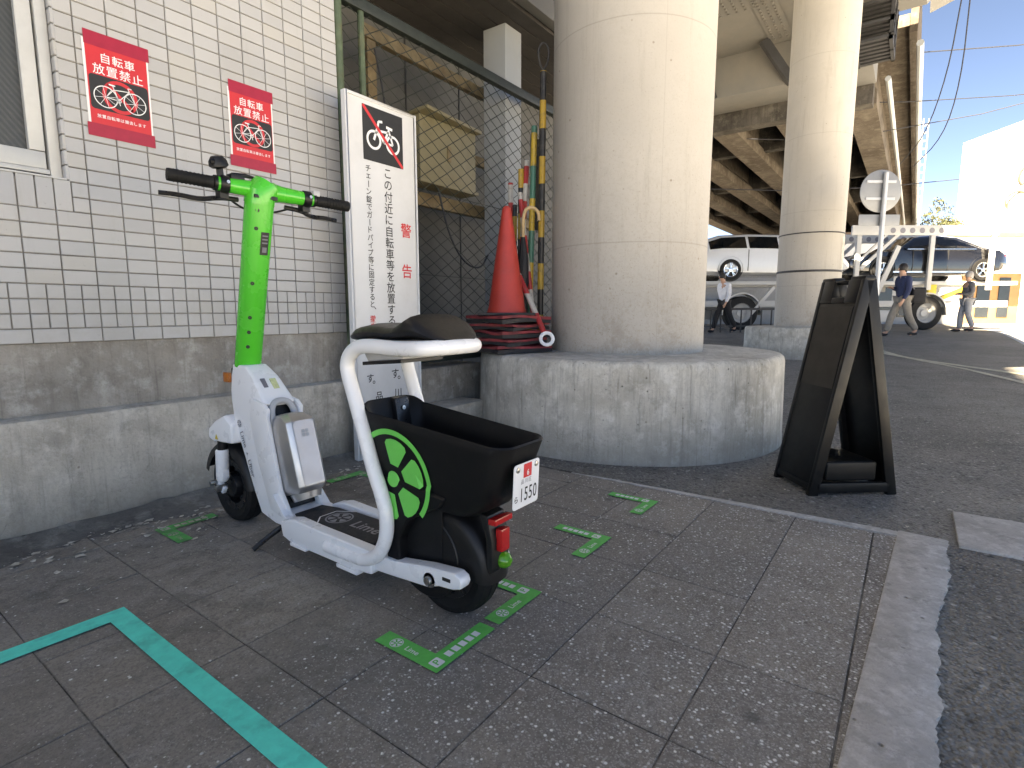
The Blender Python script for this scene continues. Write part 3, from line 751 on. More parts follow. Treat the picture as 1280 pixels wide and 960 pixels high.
# ------------------------------------------------------------------ chain link fence
def fence():
    y = 2.5
    t = thing('chain_link_fence', 'green chain link fence with a mossy post and dark top rail behind the sign board', 'fence', (1.9, y, 0))
    o = (1.9, y, 0)
    MB(o).tube([(1.866, 2.432, .4), (1.866, 2.432, 3.6)], .024, 12).build('post', 'fencegreen', t)
    MB(o).tube([(4.35, y, .4), (4.35, y, 2.42)], .024, 10).build('post', 'fencegreen', t)
    MB(o).tube([(2.07, y, .45), (2.07, y, 2.42)], .018, 10).build('stay', 'fencegreen', t)
    MB(o).beam((1.93, y, 2.375), (4.4, y, 2.375), .05, .06).build('rail', 'fencedark', t, bevel=.006)
    MB(o).beam((1.93, y, .475), (4.4, y, .475), .045, .06).build('rail', 'fencedark', t, bevel=.006)
    MB(o).tube([(1.93, y, 1.52), (4.35, y, 1.50)], .0022, 5).tube([(1.93, y, 1.0), (4.35, y, .99)], .0022, 5).build('tension_wire', 'wire', t)
    w = MB(o); p = .066; dz = .041; n = int((2.36 - .5) / dz)
    for i in range(int(2.42 / p)):
        x0 = 1.935 + i * p
        for k in range(n):
            xa = x0 + (p if (k + i) % 2 else 0); xb = x0 + (p if (k + 1 + i) % 2 else 0)
            za = .5 + k * dz; zb = za + dz
            d = Vector((xb - xa, 0, zb - za)).normalized(); sd = Vector((-d.z, 0, d.x)) * .0026; yy = .0016 * (1 if k % 2 else -1)
            a = Vector((xa, y + yy, za)); b_ = Vector((xb, y - yy, zb)); dy = Vector((0, .0026, 0))
            w.add([a + sd, a + dy, a - sd, a - dy, b_ + sd, b_ + dy, b_ - sd, b_ - dy], [(0, 1, 5, 4), (1, 2, 6, 5), (2, 3, 7, 6), (3, 0, 4, 7)])
    w.build('wire_mesh', 'wire', t, smooth=False)
fence()
tag(MB().box((1.955, 2.42, -.03), (2.975, 2.75, .415)).build('fence_footing', 'conc_up', bevel=.008), 'low concrete block under the chain link fence', 'wall')
tag(MB().box((2.16, 2.2, -.03), (2.75, 2.418, .2)).build('concrete_step', 'conc_low', bevel=.008), 'small concrete step between the fence block and the round pillar base', 'step')

# ------------------------------------------------------------------ dark building behind the fence
def alley_building():
    t = thing('alley_building', 'dark building behind the fence with grey siding and a slatted overhang', 'building', (2, 3.2, 0))
    o = (2, 3.2, 0)
    MB(o).box((1.874, 3.3, 0), (4.86, 6.5, 3.0)).box((5.03, 3.3, 0), (5.8, 4.5, 3.0)).box((4.862, 3.302, 0), (5.028, 3.5, 1.62)).box((4.862, 3.302, 2.55), (5.028, 3.5, 2.99)).build('wall', 'siding', t, smooth=False)
    d = MB(o)
    for k in range(4): d.box((1.9 + k * .62, 3.293, .3), (1.912 + k * .62, 3.3, 2.9))
    d.build('siding_joint', 'darksteel', t, smooth=False)
    s = MB(o); k = 0
    yy = 2.44
    while yy < 4.6:
        s.box((1.876, yy, 2.9), (5.8, yy + .118, 2.935)); yy += .13
    s.box((1.876, 2.43, 2.94), (5.8, 6, 3.15))
    s.build('slatted_soffit', 'soffit', t, smooth=False)
    g = MB(o); g.box((1.876, 2.34, 2.915), (5.8, 2.428, 3.06)); g.build('gutter', 'steelgrey', t, bevel=.012)
    MB(o).box((1.876, 2.43, 3.16), (5.8, 6, 4.4)).build('upper_wall', 'siding', t, smooth=False)
    MB(o).box((3.52, 2.62, 0), (3.73, 2.83, 2.897)).build('post', 'postw', t, bevel=.006)
alley_building()
def rack():
    t = thing('steel_rack', 'rusty tan steel frame standing behind the chain link fence', 'frame', (2.4, 2.9, 0))
    o = (2.4, 2.9, 0)
    MB(o).beam((2.40, 2.9, 2.50), (3.62, 2.9, 2.47), .05, .075).build('beam', 'tan', t, bevel=.004)
    MB(o).beam((2.58, 2.9, 1.56), (4.3, 2.9, 1.56), .05, .09).build('beam', 'tan', t, bevel=.004)
    MB(o).beam((3.3, 2.98, 1.98), (4.3, 2.98, 1.98), .05, .07).build('beam', 'tan', t, bevel=.004)
    MB(o).box((2.43, 2.88, 0), (2.50, 2.93, 2.455)).build('upright', 'tan', t, bevel=.004)
    MB(o).box((4.2, 2.93, 0), (4.26, 2.955, 1.94)).build('upright', 'tan', t, bevel=.004)
rack()
def jbox():
    t = thing('junction_box', 'beige metal junction box hung on the rusty frame behind the fence', 'electrical box', (2.98, 2.78, 1.64))
    o = (2.98, 2.78, 1.64)
    MB(o).box((2.69, 2.70, 1.645), (3.26, 2.86, 2.05)).build('box_body', 'box', t, bevel=.006)
    MB(o).prism([(2.665, 2.6), (2.67, 2.88), (3.285, 2.88), (3.285, 2.66)], 2, 2.053, 2.075).build('lid', 'box', t, bevel=.004)
    MB(o).box((2.675, 2.685, 1.62), (3.275, 2.86, 1.642)).build('bottom_flange', 'box', t, bevel=.003)
    MB(o).box((2.95, 2.69, 1.80), (2.985, 2.70, 1.90)).build('latch', 'tan', t, bevel=.002)
jbox()
tag(MB().tube([(2.9, 2.75, 1.64), (2.98, 2.72, 1.3), (3.12, 2.70, 1.12), (3.28, 2.68, 1.08), (3.4, 2.7, 1.2)], .007, 7, smooth=2).tube([(2.46, 2.85, 2.4), (2.54, 2.85, 2.1), (2.58, 2.85, 1.5), (2.6, 2.87, .8)], .006, 7, smooth=2).build('cable_loop', 'cable'), 'black cable looping below the beige junction box', 'cable')

# ------------------------------------------------------------------ round concrete columns
def column(label, x, y, zb, foot_h):
    t = thing('bridge_column', label, 'column', (x, y, zb), 0, 'round concrete columns under the viaduct')
    MB().lathe([(.5, foot_h - .01), (.5, 6.65)], n=72).build('shaft', 'column', t)
    MB().lathe([(.99, -.1), (.985, .1), (.978, foot_h - .045), (.972, foot_h - .018), (.955, foot_h - .003), (.93, foot_h), (.3, foot_h)], n=96).build('footing', 'conc_base', t, ang=60)
    return t
COL1 = (3.46, 1.566); COL2 = (10.9, 1.53)
c1 = column('large round concrete column nearest the scooter, on a broad stained round base', COL1[0], COL1[1], 0, .515)
c2 = column('farther round concrete column by the road, wrapped with a notice and two dark bands', COL2[0], COL2[1], .03, .47)
def notice():
    t = thing('column_notice', 'blank grey notice sheet strapped round the farther column', 'notice', (COL2[0], COL2[1], 0))
    a = math.atan2(-COL2[1], -COL2[0])
    s = MB(); s.lathe([(.5045, 1.47), (.5045, 2.0)], axis=(0, 0, 1), n=30, a0=0, a1=1.35, ref=(math.cos(a + 1.13 - PI / 2), math.sin(a + 1.13 - PI / 2), 0)).build('sheet', 'conc_base', t)
    MB().lathe([(.504, 1.42), (.512, 1.424), (.512, 1.452), (.504, 1.456)], n=60).build('band', 'darksteel', t)
    MB().lathe([(.504, 2.05), (.510, 2.053), (.510, 2.068), (.504, 2.07)], n=60).build('band', 'darksteel', t)
notice()

# ------------------------------------------------------------------ viaduct overhead
def viaduct():
    t = thing('viaduct', 'elevated road viaduct on round columns, steel box deck nearer and concrete girders beyond', 'bridge', (10.9, 3, 0))
    o = (10.9, 3, 0)
    # near steel deck: soffit at 6.65, stepping cantilever edge
    d = MB(o); d.prism([(.25, 6.65), (8.8, 6.65), (9.4, 7.2), (9.4, 8.2), (-.5, 8.2), (-.5, 7.5)], 0, 3.0, 13.99)
    d.build('steel_deck', 'steelgrey', t, smooth=False)
    d = MB(o); d.prism([(-.9, 7.1), (.2, 6.72), (.2, 7.5), (-.9, 7.5)], 0, 13.4, 14.6); d.build('cantilever_bracket', 'steelgrey', t, smooth=False)
    pl = MB(o)
    for x in (5.2, 8.2, 11.4): pl.box((x, .3, 6.632), (x + .75, 8.7, 6.648))
    for y in (.3, 2.55, 5.4): pl.box((3.05, y, 6.626), (13.85, y + .45, 6.630))
    pl.build('splice_plate', 'steelgrey', t, smooth=False)
    bo = MB(o); rr = random.Random(1)
    for x in (8.2, 11.4):
        for i in range(6):
            for j in range(46):
                bo.add([(x + .08 + i * .118 - .022, .4 + j * .16, 6.628), (x + .08 + i * .118 + .022, .4 + j * .16, 6.628), (x + .08 + i * .118, .4 + j * .16 + .025, 6.612)], [(0, 1, 2)])
                cx_, cy_ = x + .08 + i * .118, .4 + j * .16
                bo.box((cx_ - .02, cy_ - .02, 6.604), (cx_ + .02, cy_ + .02, 6.6315))
    for y in (2.55,):
        for i in range(3):
            for j in range(60):
                cx_, cy_ = 6 + j * .13, y + .09 + i * .13
                bo.box((cx_ - .02, cy_ - .02, 6.6), (cx_ + .02, cy_ + .02, 6.6255))
    b_ = bo.build('bolt_rows', 'steelgrey', t, smooth=False); tag(b_, kind='stuff')
    MB(o).box((14.0, 1.05, 5.75), (15.1, 10.2, 6.9)).build('crosshead', 'steelgrey', t, bevel=.03)
    MB(o).box((15.12, 1.1, 5.35), (15.5, 10.2, 6.7)).build('end_diaphragm', 'abut', t, smooth=False)
    for k in range(6):
        y = 1.35 + k * 1.55
        MB(o).prism([(y - .30, 5.45), (y + .30, 5.45), (y + .30, 5.75), (y + .14, 5.95), (y + .14, 6.9), (y - .14, 6.9), (y - .14, 5.95), (y - .30, 5.75)], 0, 15.52, 70).build('girder', 'girder', t, smooth=False)
    MB(o).prism([(.55, 6.95), (10.3, 6.9), (10.3, 7.2), (.55, 7.2)], 0, 15.52, 70).build('deck_slab', 'girder', t, smooth=False)
    for k in range(9): MB(o).box((19 + k * 5.5, 1.66, 5.7), (19.3 + k * 5.5, 8.8, 6.85)).build('cross_beam', 'abut', t, smooth=False)
    MB(o).prism([(.40, 6.75), (.54, 6.75), (.54, 8.1), (.40, 8.1)], 0, 15.4, 70).build('parapet', 'girder', t, smooth=False)
    p = MB(o); p.tube([(15.4, .33, 6.5), (70, .33, 6.5)], .07, 8); p.tube([(15.4, .86, 5.9), (70, .86, 5.9)], .06, 8); p.build('drain_pipe', 'postw', t)
    rl = MB(o)
    for k in range(28): rl.box((15.6 + k * 2, .45, 8.1), (15.65 + k * 2, .5, 9.0))
    for z in (8.5, 9.0): rl.box((15.4, .455, z), (70, .495, z + .05))
    rl.build('railing', 'galv', t, smooth=False)
    w = MB(o)
    for z in (5.75, 6.05, 6.4):
        for y in (.72, 1.3): w.beam((12.7, y, z), (13.9, y, z), .06, .10)
        for k in range(7): w.beam((12.75 + k * .18, .72, z), (12.75 + k * .18, 1.3, z), .09, .05)
    for x in (12.7, 13.25, 13.84):
        for y in (.72, 1.3): w.box((x, y - .03, 5.7), (x + .06, y + .03, 6.64))
    for x in (12.7, 13.25): w.beam((x, .70, 5.75), (x + .56, .70, 6.5), .05, .05); w.beam((x, 1.3, 6.5), (x + .56, 1.3, 5.75), .05, .05)
    w.build('inspection_platform', 'darksteel', t, smooth=False)
    MB(o).beam((13.6, 3.1, 6.62), (13.98, 2.55, 5.75), .12, .18).build('strut', 'darksteel', t, smooth=False)
    MB(o).beam((13.6, 4.6, 6.62), (13.98, 4.25, 5.75), .12, .18).build('strut', 'darksteel', t, smooth=False)
    # far abutment and its rail
    ab = MB(o); ab.box((66, -1, 0), (70, 14, 5.4)); ab.build('abutment', 'abut', t, smooth=False)
viaduct()
def rail_wall():
    t = thing('retaining_wall', 'dark retaining wall with a railing far under the viaduct', 'wall', (40, 6, 0))
    o = (40, 6, 0)
    MB(o).box((38, -.5, 0), (40, 20, 4.6)).build('wall', 'abut', t, smooth=False)
    p = MB(o)
    for k in range(22): p.box((37.6, -.4 + k * .9, 3.0), (37.7, -.3 + k * .9, 4.4))
    for z in (3.0, 3.7, 4.35): p.box((37.58, -.4, z), (37.66, 20, z + .07))
    p.build('railing', 'darksteel', t, smooth=False)
rail_wall()

# ------------------------------------------------------------------ far buildings, tree, shop
def far_buildings():
    def at(px, d):   # lateral pixel direction to a spot on the ground at depth d
        l = (px - 640) / 685 * d
        return Vector((l * math.sin(TH) + d * math.cos(TH), -l * math.cos(TH) + d * math.sin(TH), 0))
    # white block, its facade turned towards the camera
    a = at(1178, 46); b = at(1258, 40)
    t = thing('white_building', 'plain white building with a stepped roof beyond the road', 'building', tuple(a))
    d = (b - a); L = d.length; dn = d.normalized(); nn = Vector((dn.y, -dn.x, 0))
    if nn.dot(a) < 0: nn = -nn
    m = MB(); M = Matrix(((dn.x, nn.x, 0, 0), (dn.y, nn.y, 0, 0), (0, 0, 1, 0), (0, 0, 0, 1)))
    m.M = M; m.box((0, 0, 0), (L, 9, 14.1)); m.build('wall', 'bldwhite', t, smooth=False)
    m = MB(); m.M = M; m.box((L * .86, -1.5, 0), (L * .86 + 9, -.02, 10.4)); m.build('wing', 'bldwhite', t, smooth=False)
    m = MB(); m.M = M
    for k in range(7): m.box((L * .88 + k * 1.2, -1.4, 10.4), (L * .88 + k * 1.2 + .05, -1.35, 11.6))
    for z in (11, 11.55): m.box((L * .88, -1.4, z), (L * .88 + 8, -1.35, z + .05))
    m.build('roof_railing', 'galv', t, smooth=False)
    m = MB(); m.M = M; m.tube([(L * .45, -.1, 5), (L * .72, -.1, 9.3)], .06, 6); m.build('downpipe', 'galv', t)
    m = MB(); m.M = M; m.box((L * .2, -.03, 8.2), (L * .27, -.005, 9.0)); m.build('window', 'greyink', t, smooth=False)
    # tan block beside the viaduct with scaffold ladder
    a = at(1121, 60); t = thing('tan_building', 'slender tan building with a roof mast beside the viaduct edge', 'building', tuple(a), TH - PI / 2)
    MB().box((-1.3, 0, 0), (.35, 8, 18.6)).build('wall', 'bldtan', t, smooth=False)
    w = MB()
    for k in range(9): w.box((-1.0, -.03, 4 + k * 1.6), (-.1, -.01, 4.9 + k * 1.6))
    w.build('windows', 'winglass', t, smooth=False)
    s = MB()
    for x in (.6, 1.15):
        for y in (0, .8): s.box((x, y, 0), (x + .07, y + .07, 20.6))
    for k in range(26): s.box((.6, 0, .8 * k), (1.2, .06, .8 * k + .06)).box((1.14, 0, .8 * k), (1.2, .8, .8 * k + .06))
    s.build('scaffold', 'galv', t, smooth=False)
    MB().tube([(-.9, .2, 18.6), (-.9, .2, 25.5)], [.16, .12], 8).box((-1.3, .1, 24.2), (-.5, .2, 24.35)).box((-1.2, .1, 22.6), (-.6, .2, 22.75)).build('mast', 'galv', t)
    # shop with eave behind the car carrier
    a = at(1180, 25); t = thing('corner_shop', 'low shop with white upper wall and orange lit front behind the car carrier', 'shop', tuple(a), TH - PI / 2)
    MB().box((-5.5, .5, 2.9), (3.7, 7, 4.1)).build('wall', 'bldwhite', t, smooth=False)
    MB().box((-5.6, .1, 4.1), (4.1, 7, 4.25)).build('eave', 'eave', t, smooth=False)
    MB().box((1.0, .6, 0), (3.7, 6.9, 2.88)).build('shop_front', 'shop', t, smooth=False); MB().box((-14, .62, 0), (.98, 6.9, 2.88)).build('shutter_wall', 'signback', t, smooth=False)
    for x0, x1 in ((-3.5, -2.2), (-1.9, -.6), (1.7, 2.3), (2.7, 3.2)): MB().box((x0, .56, .5), (x1, .59, 2.3)).build('window', 'winglass', t, smooth=False)
    aw = MB(); aw.prism([(-.5, 2.5), (.58, 2.95), (.58, 2.85), (-.5, 2.42)], 0, .6, 3.7); aw.build('awning', 'whitecloth', t, smooth=False)
    # tree
    a = at(1157, 36); t = thing('round_tree', 'round leafy tree above the eave beside the white building', 'tree', tuple(a))
    rr = random.Random(8); MB().tube([(0, 0, 0), (.05, 0, 2.2), (0, .1, 4.6)], [.22, .1], 10).tube([(0, 0, 3.4), (.7, .2, 5.4)], [.09, .03], 7).tube([(0, 0, 3.2), (-.7, -.2, 5.3)], [.09, .03], 7).build('trunk', 'bark', t)
    lf = MB()
    cl = [(rr.gauss(0, .95), rr.gauss(0, .95), 5.75 + rr.gauss(0, .5), rr.uniform(.4, .8)) for _ in range(34)]
    for cx, cy, cz, cr in cl:
        for _ in range(110):
            p = Vector((rr.gauss(0, 1), rr.gauss(0, 1), rr.gauss(0, 1))).normalized() * cr * rr.uniform(.5, 1.05) + Vector((cx, cy, cz))
            u_ = Vector((rr.gauss(0, 1), rr.gauss(0, 1), rr.gauss(0, 1))).normalized(); v_ = u_.orthogonal().normalized(); s_ = rr.uniform(.06, .12)
            lf.add([p + u_ * s_, p + v_ * s_ * .5, p - u_ * s_, p - v_ * s_ * .5], [(0, 1, 2, 3)])
    n = N('leaf'); n.set(col=n.mix(n.rnd(), (.028, .04, .012), (.075, .068, .026)), rough=.7)
    lf.build('crown', n.m, t, smooth=False)
    # lamp post with scroll arm and round lantern
    a = at(1274, 19); t = thing('street_lamp', 'grey street lamp post with scroll arm and hanging round lantern at the road edge', 'street lamp', tuple(a), TH - PI / 2)
    MB().tube([(0, 0, 0), (0, 0, 1.0)], [.13, .11], 12).tube([(0, 0, 1.0), (.06, 0, 8)], [.085, .06], 12).build('post', 'galv', t)
    arm = MB(); arm.tube([(.1, 0, 5.75), (-.25, 0, 5.75), (-.6, 0, 5.5), (-.72, 0, 5.15), (-.62, 0, 4.95), (-.47, 0, 5.0)], .035, 8, smooth=2); arm.tube([(.1, 0, 5.5), (-.5, 0, 5.25)], .025, 7); arm.build('scroll_arm', 'lampiron', t)
    ln = MB(); ln.tube([(-.62, 0, 4.95), (-.62, 0, 4.75)], .02, 6)
    ln.tube([(-1.0, 0, 4.2), (-1.08, 0, 4.45), (-.9, 0, 4.68), (-.62, 0, 4.75), (-.34, 0, 4.68), (-.16, 0, 4.45), (-.24, 0, 4.2)], .03, 7, smooth=2)
    ln.tube([(-.62, -.4, 4.2), (-.62, -.42, 4.5), (-.62, 0, 4.75), (-.62, .42, 4.5), (-.62, .4, 4.2)], .025, 7, smooth=2); ln.build('lantern_cage', 'lampiron', t)
    MB().ball((-.62, 0, 4.38), .19, 16, (1, 1, .8)).build('lantern_globe', 'bldwhite', t)
    for z in (2.2, 2.8): MB().box((-.1, -.13, z), (.1, -.1, z + .35)).build('small_plate', 'galv', t, smooth=False)
far_buildings()

# pale ground added to bounce sun into the shade and look like lit road
def bounce_ground():
    mb = MB(); xs = [-60, -30, -12] + [i * 1.0 - 6 for i in range(30)] + [27, 34, 45, 70]; ys = [-40, -20, -12] + [-8 + i * .76 for i in range(9)]
    vs = [(x, y, gz(x, y) - .016) for y in ys for x in xs]; n = len(xs)
    mb.add(vs, [(j * n + i, j * n + i + 1, (j + 1) * n + i + 1, (j + 1) * n + i) for j in range(len(ys) - 1) for i in range(n - 1)])
    struct(mb.build('pavement_and_bounce', 'bounce_ground'))
bounce_ground()

# ------------------------------------------------------------------ cables
def cables():
    def cab(label, P, r):
        o = MB().tube(P, r, 6, smooth=2).build('overhead_cable', 'cable'); tag(o, label, 'cable', 'overhead cables')
    cab('pair of overhead cables hanging slack from the viaduct corner', [(14.6, -.3, 7.0), (15.9, -.2, 5.9), (17.0, .1, 4.95), (18.6, .6, 4.7)], .012)
    o = bpy.data.objects['overhead_cable']
    m2 = MB().tube([(14.55, -.42, 7.0), (16.1, -.45, 5.75), (17.2, -.25, 4.9), (18.6, .3, 4.6)], .012, 6, smooth=2)
    tag(m2.build('overhead_cable', 'cable'), 'slack overhead cable farther from the column, dropping from the viaduct corner', 'cable', 'overhead cables'); o['label'] = 'slack overhead cable nearest the column, dropping from the viaduct corner'
    cab('upper straight overhead cable crossing the sky', [(14.2, 8.2, 7.9), (20, -.6, 7.55), (22, -9, 7.7)], .014)
    cab('thin straight overhead cable below the upper one', [(14.2, 8.2, 6.7), (20, -.6, 6.3), (22, -9, 6.55)], .012)
    cab('overhead cable slanting steeply up across the sky', [(14.2, 8.2, 5.7), (19.5, .2, 5.4), (20, -9, 7.6)], .012)
    cab('lowest overhead cable crossing in front of the white building', [(14.0, 8.2, 4.3), (19.5, 0, 4.0), (20, -9, 5.2)], .012)
cables()

# ------------------------------------------------------------------ traffic sign seen from behind
def traffic_sign():
    t = thing('traffic_sign', 'back of a round traffic sign with a small plate on a grey pole', 'traffic sign', (9.82, .47, .03), TH - PI / 2)
    MB().tube([(0, 0, -.1), (.0, 0, 2.72)], .032, 12).build('pole', 'galv', t)
    d = MB(); d.lathe([(.001, 0), (.29, 0), (.30, .006), (.30, .014), (.001, .014)], (-.03, .04, 2.47), (0, 1, 0), 48); d.build('disc', 'signback', t)
    for z in (2.36, 2.60): MB().beam((-.25, .032, z), (.17, .032, z), .02, .035).build('bracket', 'galv', t)
    MB().box((-.32, .04, 1.98), (.28, .05, 2.14)).build('plate', 'signback', t, bevel=.002)
traffic_sign()

# ------------------------------------------------------------------ people
def skin_mesh(name, V, E_, rad, mat, parent, sub=1):
    me = bpy.data.meshes.new(name); me.from_pydata(V, E_, [])
    o = bpy.data.objects.new(name, me); COL.objects.link(o)
    m = o.modifiers.new('s', 'SKIN'); m.use_smooth_shade = True
    for i, sv in enumerate(me.skin_vertices[0].data):
        r = rad[i]; sv.radius = r if isinstance(r, tuple) else (r, r); sv.use_root = (i == 0)
    s2 = o.modifiers.new('d', 'SUBSURF'); s2.levels = sub; s2.render_levels = sub
    dg = bpy.context.evaluated_depsgraph_get(); dg.update()
    nm = bpy.data.meshes.new_from_object(o.evaluated_get(dg)); bpy.data.objects.remove(o); bpy.data.meshes.remove(me)
    nm.name = name; nm.materials.clear(); nm.materials.append(MT[mat])
    o = bpy.data.objects.new(name, nm); COL.objects.link(o); o.parent = parent
    return o
def person(label, loc, rz, h, top, legs, hair, stride=.28, armsw=.22, lean=0.0, hands=None, bag=False, lookdown=0.0):
    t = thing('person', label, 'person', loc, rz); k = h / 1.72; t.scale = (k, k, k)
    J = {}
    def j(n, x, y, z): J[n] = (x, y + lean * max(0, z - .9), z)
    j('pel', 0, 0, .94); j('sp', 0, .01, 1.14); j('ch', 0, .0, 1.34); j('nk', 0, .01, 1.46); j('hb', 0, .035 + lookdown * .3, 1.54); j('hd', 0, .03 + lookdown, 1.64)
    for s, n in ((-1, 'L'), (1, 'R')):
        f = s * stride
        j('hip' + n, s * .09, .0, .90); j('kn' + n, s * .095, f * .55 + .04, .50); j('an' + n, s * .10, f - (.06 if f < 0 else 0), .10 + (.05 if f < 0 else 0)); j('to' + n, s * .12, f + .14 - (.03 if f < 0 else 0), .035)
        a = -s * armsw
        j('sh' + n, s * .185, 0, 1.39)
        if hands and hands.get(n):
            e, w = hands[n]; J['el' + n] = e; J['wr' + n] = w
        else:
            j('el' + n, s * .235, a * .5 - .03, 1.12); j('wr' + n, s * .23, a + .03, .89)
        e = Vector(J['el' + n]); w = Vector(J['wr' + n]); d = (w - e).normalized()
        J['ha' + n] = tuple(w + d * .075)
    names = list(J)
    V = [J[n] for n in names]; ix = {n: i for i, n in enumerate(names)}
    E_ = [('pel', 'sp'), ('sp', 'ch'), ('ch', 'nk'), ('nk', 'hb'), ('hb', 'hd')]
    rad = {'pel': (.13, .10), 'sp': (.125, .10), 'ch': (.15, .105), 'nk': .052, 'hb': (.066, .078), 'hd': (.075, .092)}
    for n in 'LR':
        E_ += [('pel', 'hip' + n), ('hip' + n, 'kn' + n), ('kn' + n, 'an' + n), ('an' + n, 'to' + n), ('ch', 'sh' + n), ('sh' + n, 'el' + n), ('el' + n, 'wr' + n), ('wr' + n, 'ha' + n)]
        rad.update({'hip' + n: .088, 'kn' + n: .058, 'an' + n: .04, 'to' + n: .035, 'sh' + n: .058, 'el' + n: .042, 'wr' + n: .028, 'ha' + n: (.038, .02)})
    E2 = [(ix[a], ix[b]) for a, b in E_]; RD = [rad[n] for n in names]
    for n, s in (('L', -1), ('R', 1)):
        ha = Vector(J['ha' + n]); d = (ha - Vector(J['wr' + n])).normalized(); side = Vector((0, 1, 0)) - d * d.y; side.normalize()
        for q in range(5):
            off = side * ((q - 1.5) * .017 if q < 4 else .035)
            ln_ = (.075, .085, .08, .062, .05)[q]
            dd = (d + Vector((-s * .25, 0, 0)) + (side * .6 if q == 4 else Vector((0, 0, 0)))).normalized()
            b0 = len(V); V.append(tuple(ha + off + d * .02)); V.append(tuple(ha + off + d * .02 + dd * ln_)); RD += [.010, .0075]; E2 += [(ix['ha' + n], b0), (b0, b0 + 1)]
    skin_mesh('body', V, E2, RD, 'skin', t)
    def sub(name, keys, edges, grow, mat):
        ii = {n: i for i, n in enumerate(keys)}
        rr_ = []
        for n in keys:
            r = rad[n]; g = grow.get(n, .022)
            rr_.append((r[0] + g, r[1] + g) if isinstance(r, tuple) else r + g)
        return skin_mesh(name, [J[n] for n in keys], [(ii[a], ii[b]) for a, b in edges], rr_, mat, t)
    sub('jacket', ['sp', 'pel', 'ch', 'nk', 'shL', 'elL', 'wrL', 'shR', 'elR', 'wrR'], [('sp', 'pel'), ('sp', 'ch'), ('ch', 'nk'), ('ch', 'shL'), ('shL', 'elL'), ('elL', 'wrL'), ('ch', 'shR'), ('shR', 'elR'), ('elR', 'wrR')], {'sp': .035, 'pel': .035, 'nk': .014, 'wrL': .018, 'wrR': .018}, top)
    sub('trousers', ['pel', 'hipL', 'knL', 'anL', 'hipR', 'knR', 'anR'], [('pel', 'hipL'), ('hipL', 'knL'), ('knL', 'anL'), ('pel', 'hipR'), ('hipR', 'knR'), ('knR', 'anR')], {'pel': .018, 'knL': .028, 'knR': .028, 'anL': .032, 'anR': .032, 'hipL': .02, 'hipR': .02}, legs)
    for n in 'LR':
        a = Vector(J['an' + n]); b = Vector(J['to' + n]); m = MB(); m.ball(((a.x + b.x) / 2, (a.y + b.y) / 2 + .01, max(.042, (a.z + b.z) / 2 - .02)), .05, 12, (.95, 2.6, .82)); m.build('shoe', 'blackcloth', t)
    hx, hy, hz = J['hd']
    m = MB(); m.M = Matrix.Translation((hx, hy - .012, hz + .022)); m.lathe([(.001, .105), (.05, .098), (.085, .06), (.098, .0), (.095, -.045), (.085, -.07)], n=18, a0=0, a1=2 * PI)
    m.M = Matrix.Translation((hx, hy - .05, hz - .02)); m.ball((0, 0, 0), .075, 12, (1.1, .8, 1.2)); m.build('hair', hair, t)
    fm = MB(); fm.ball((hx, hy + .098, hz - .012), .014, 8, (.8, 1.1, 1.4)); fm.build('nose', 'skin', t)
    for s in (-1, 1): MB().ball((hx + s * .032, hy + .078, hz + .012), .010, 8).build('eye', 'ink', t)
    MB().ball((hx, hy + .086, hz - .05), .016, 8, (1.3, .5, .4)).build('mouth', 'redink', t)
    for s in (-1, 1): MB().ball((hx + s * .082, hy - .005, hz), .022, 8, (.4, .8, 1.3)).build('ear', 'skin', t)
    return t
def spot(px, d): 
    l = (px - 640) / 685 * d
    x, y = l * math.sin(TH) + d * math.cos(TH), -l * math.cos(TH) + d * math.sin(TH)
    return (x, y, gz(x, y) - .02)
# facing along image-left is world angle 126 deg; local forward is +Y
p2 = person('person in navy jacket and khaki trousers with shoulder bag, walking past the car carrier', spot(1123, 13.5), R(36), 1.72, 'navy', 'khaki', 'hair', .26, .12, .05, hands={'R': ((.26, -.05, 1.14), (.14, .18, 1.18))})
p3 = person('grey haired person in dark grey jacket and pale trousers, standing in sun by the carrier', spot(1203, 15.6), R(20), 1.66, 'greycloth', 'jean', 'hairgrey', .09, .06, .0, hands={'L': ((-.26, .0, 1.12), (-.12, .2, 1.10)), 'R': ((.26, .0, 1.12), (.13, .2, 1.12))})
p1 = person('person in a white top and black trousers walking with head bowed between the two columns', spot(903, 15.3), R(60), 1.6, 'whitecloth', 'blackcloth', 'hair', .30, .15, .10, lookdown=.05)
def bag():
    x, y, z = spot(1133, 13.45); t = thing('shoulder_bag', 'dark shoulder bag hanging at the side of the person in navy', 'bag', (x, y, z), TH - PI / 2)
    MB().box((-.02, -.1, .82), (.30, .06, 1.18)).build('bag_body', 'blackcloth', t, bevel=.05, seg=3)
    MB().tube([(.0, -.08, 1.14), (-.14, -.13, 1.30), (-.26, -.10, 1.43)], .012, 6, smooth=1).build('strap', 'greyink', t)
bag()

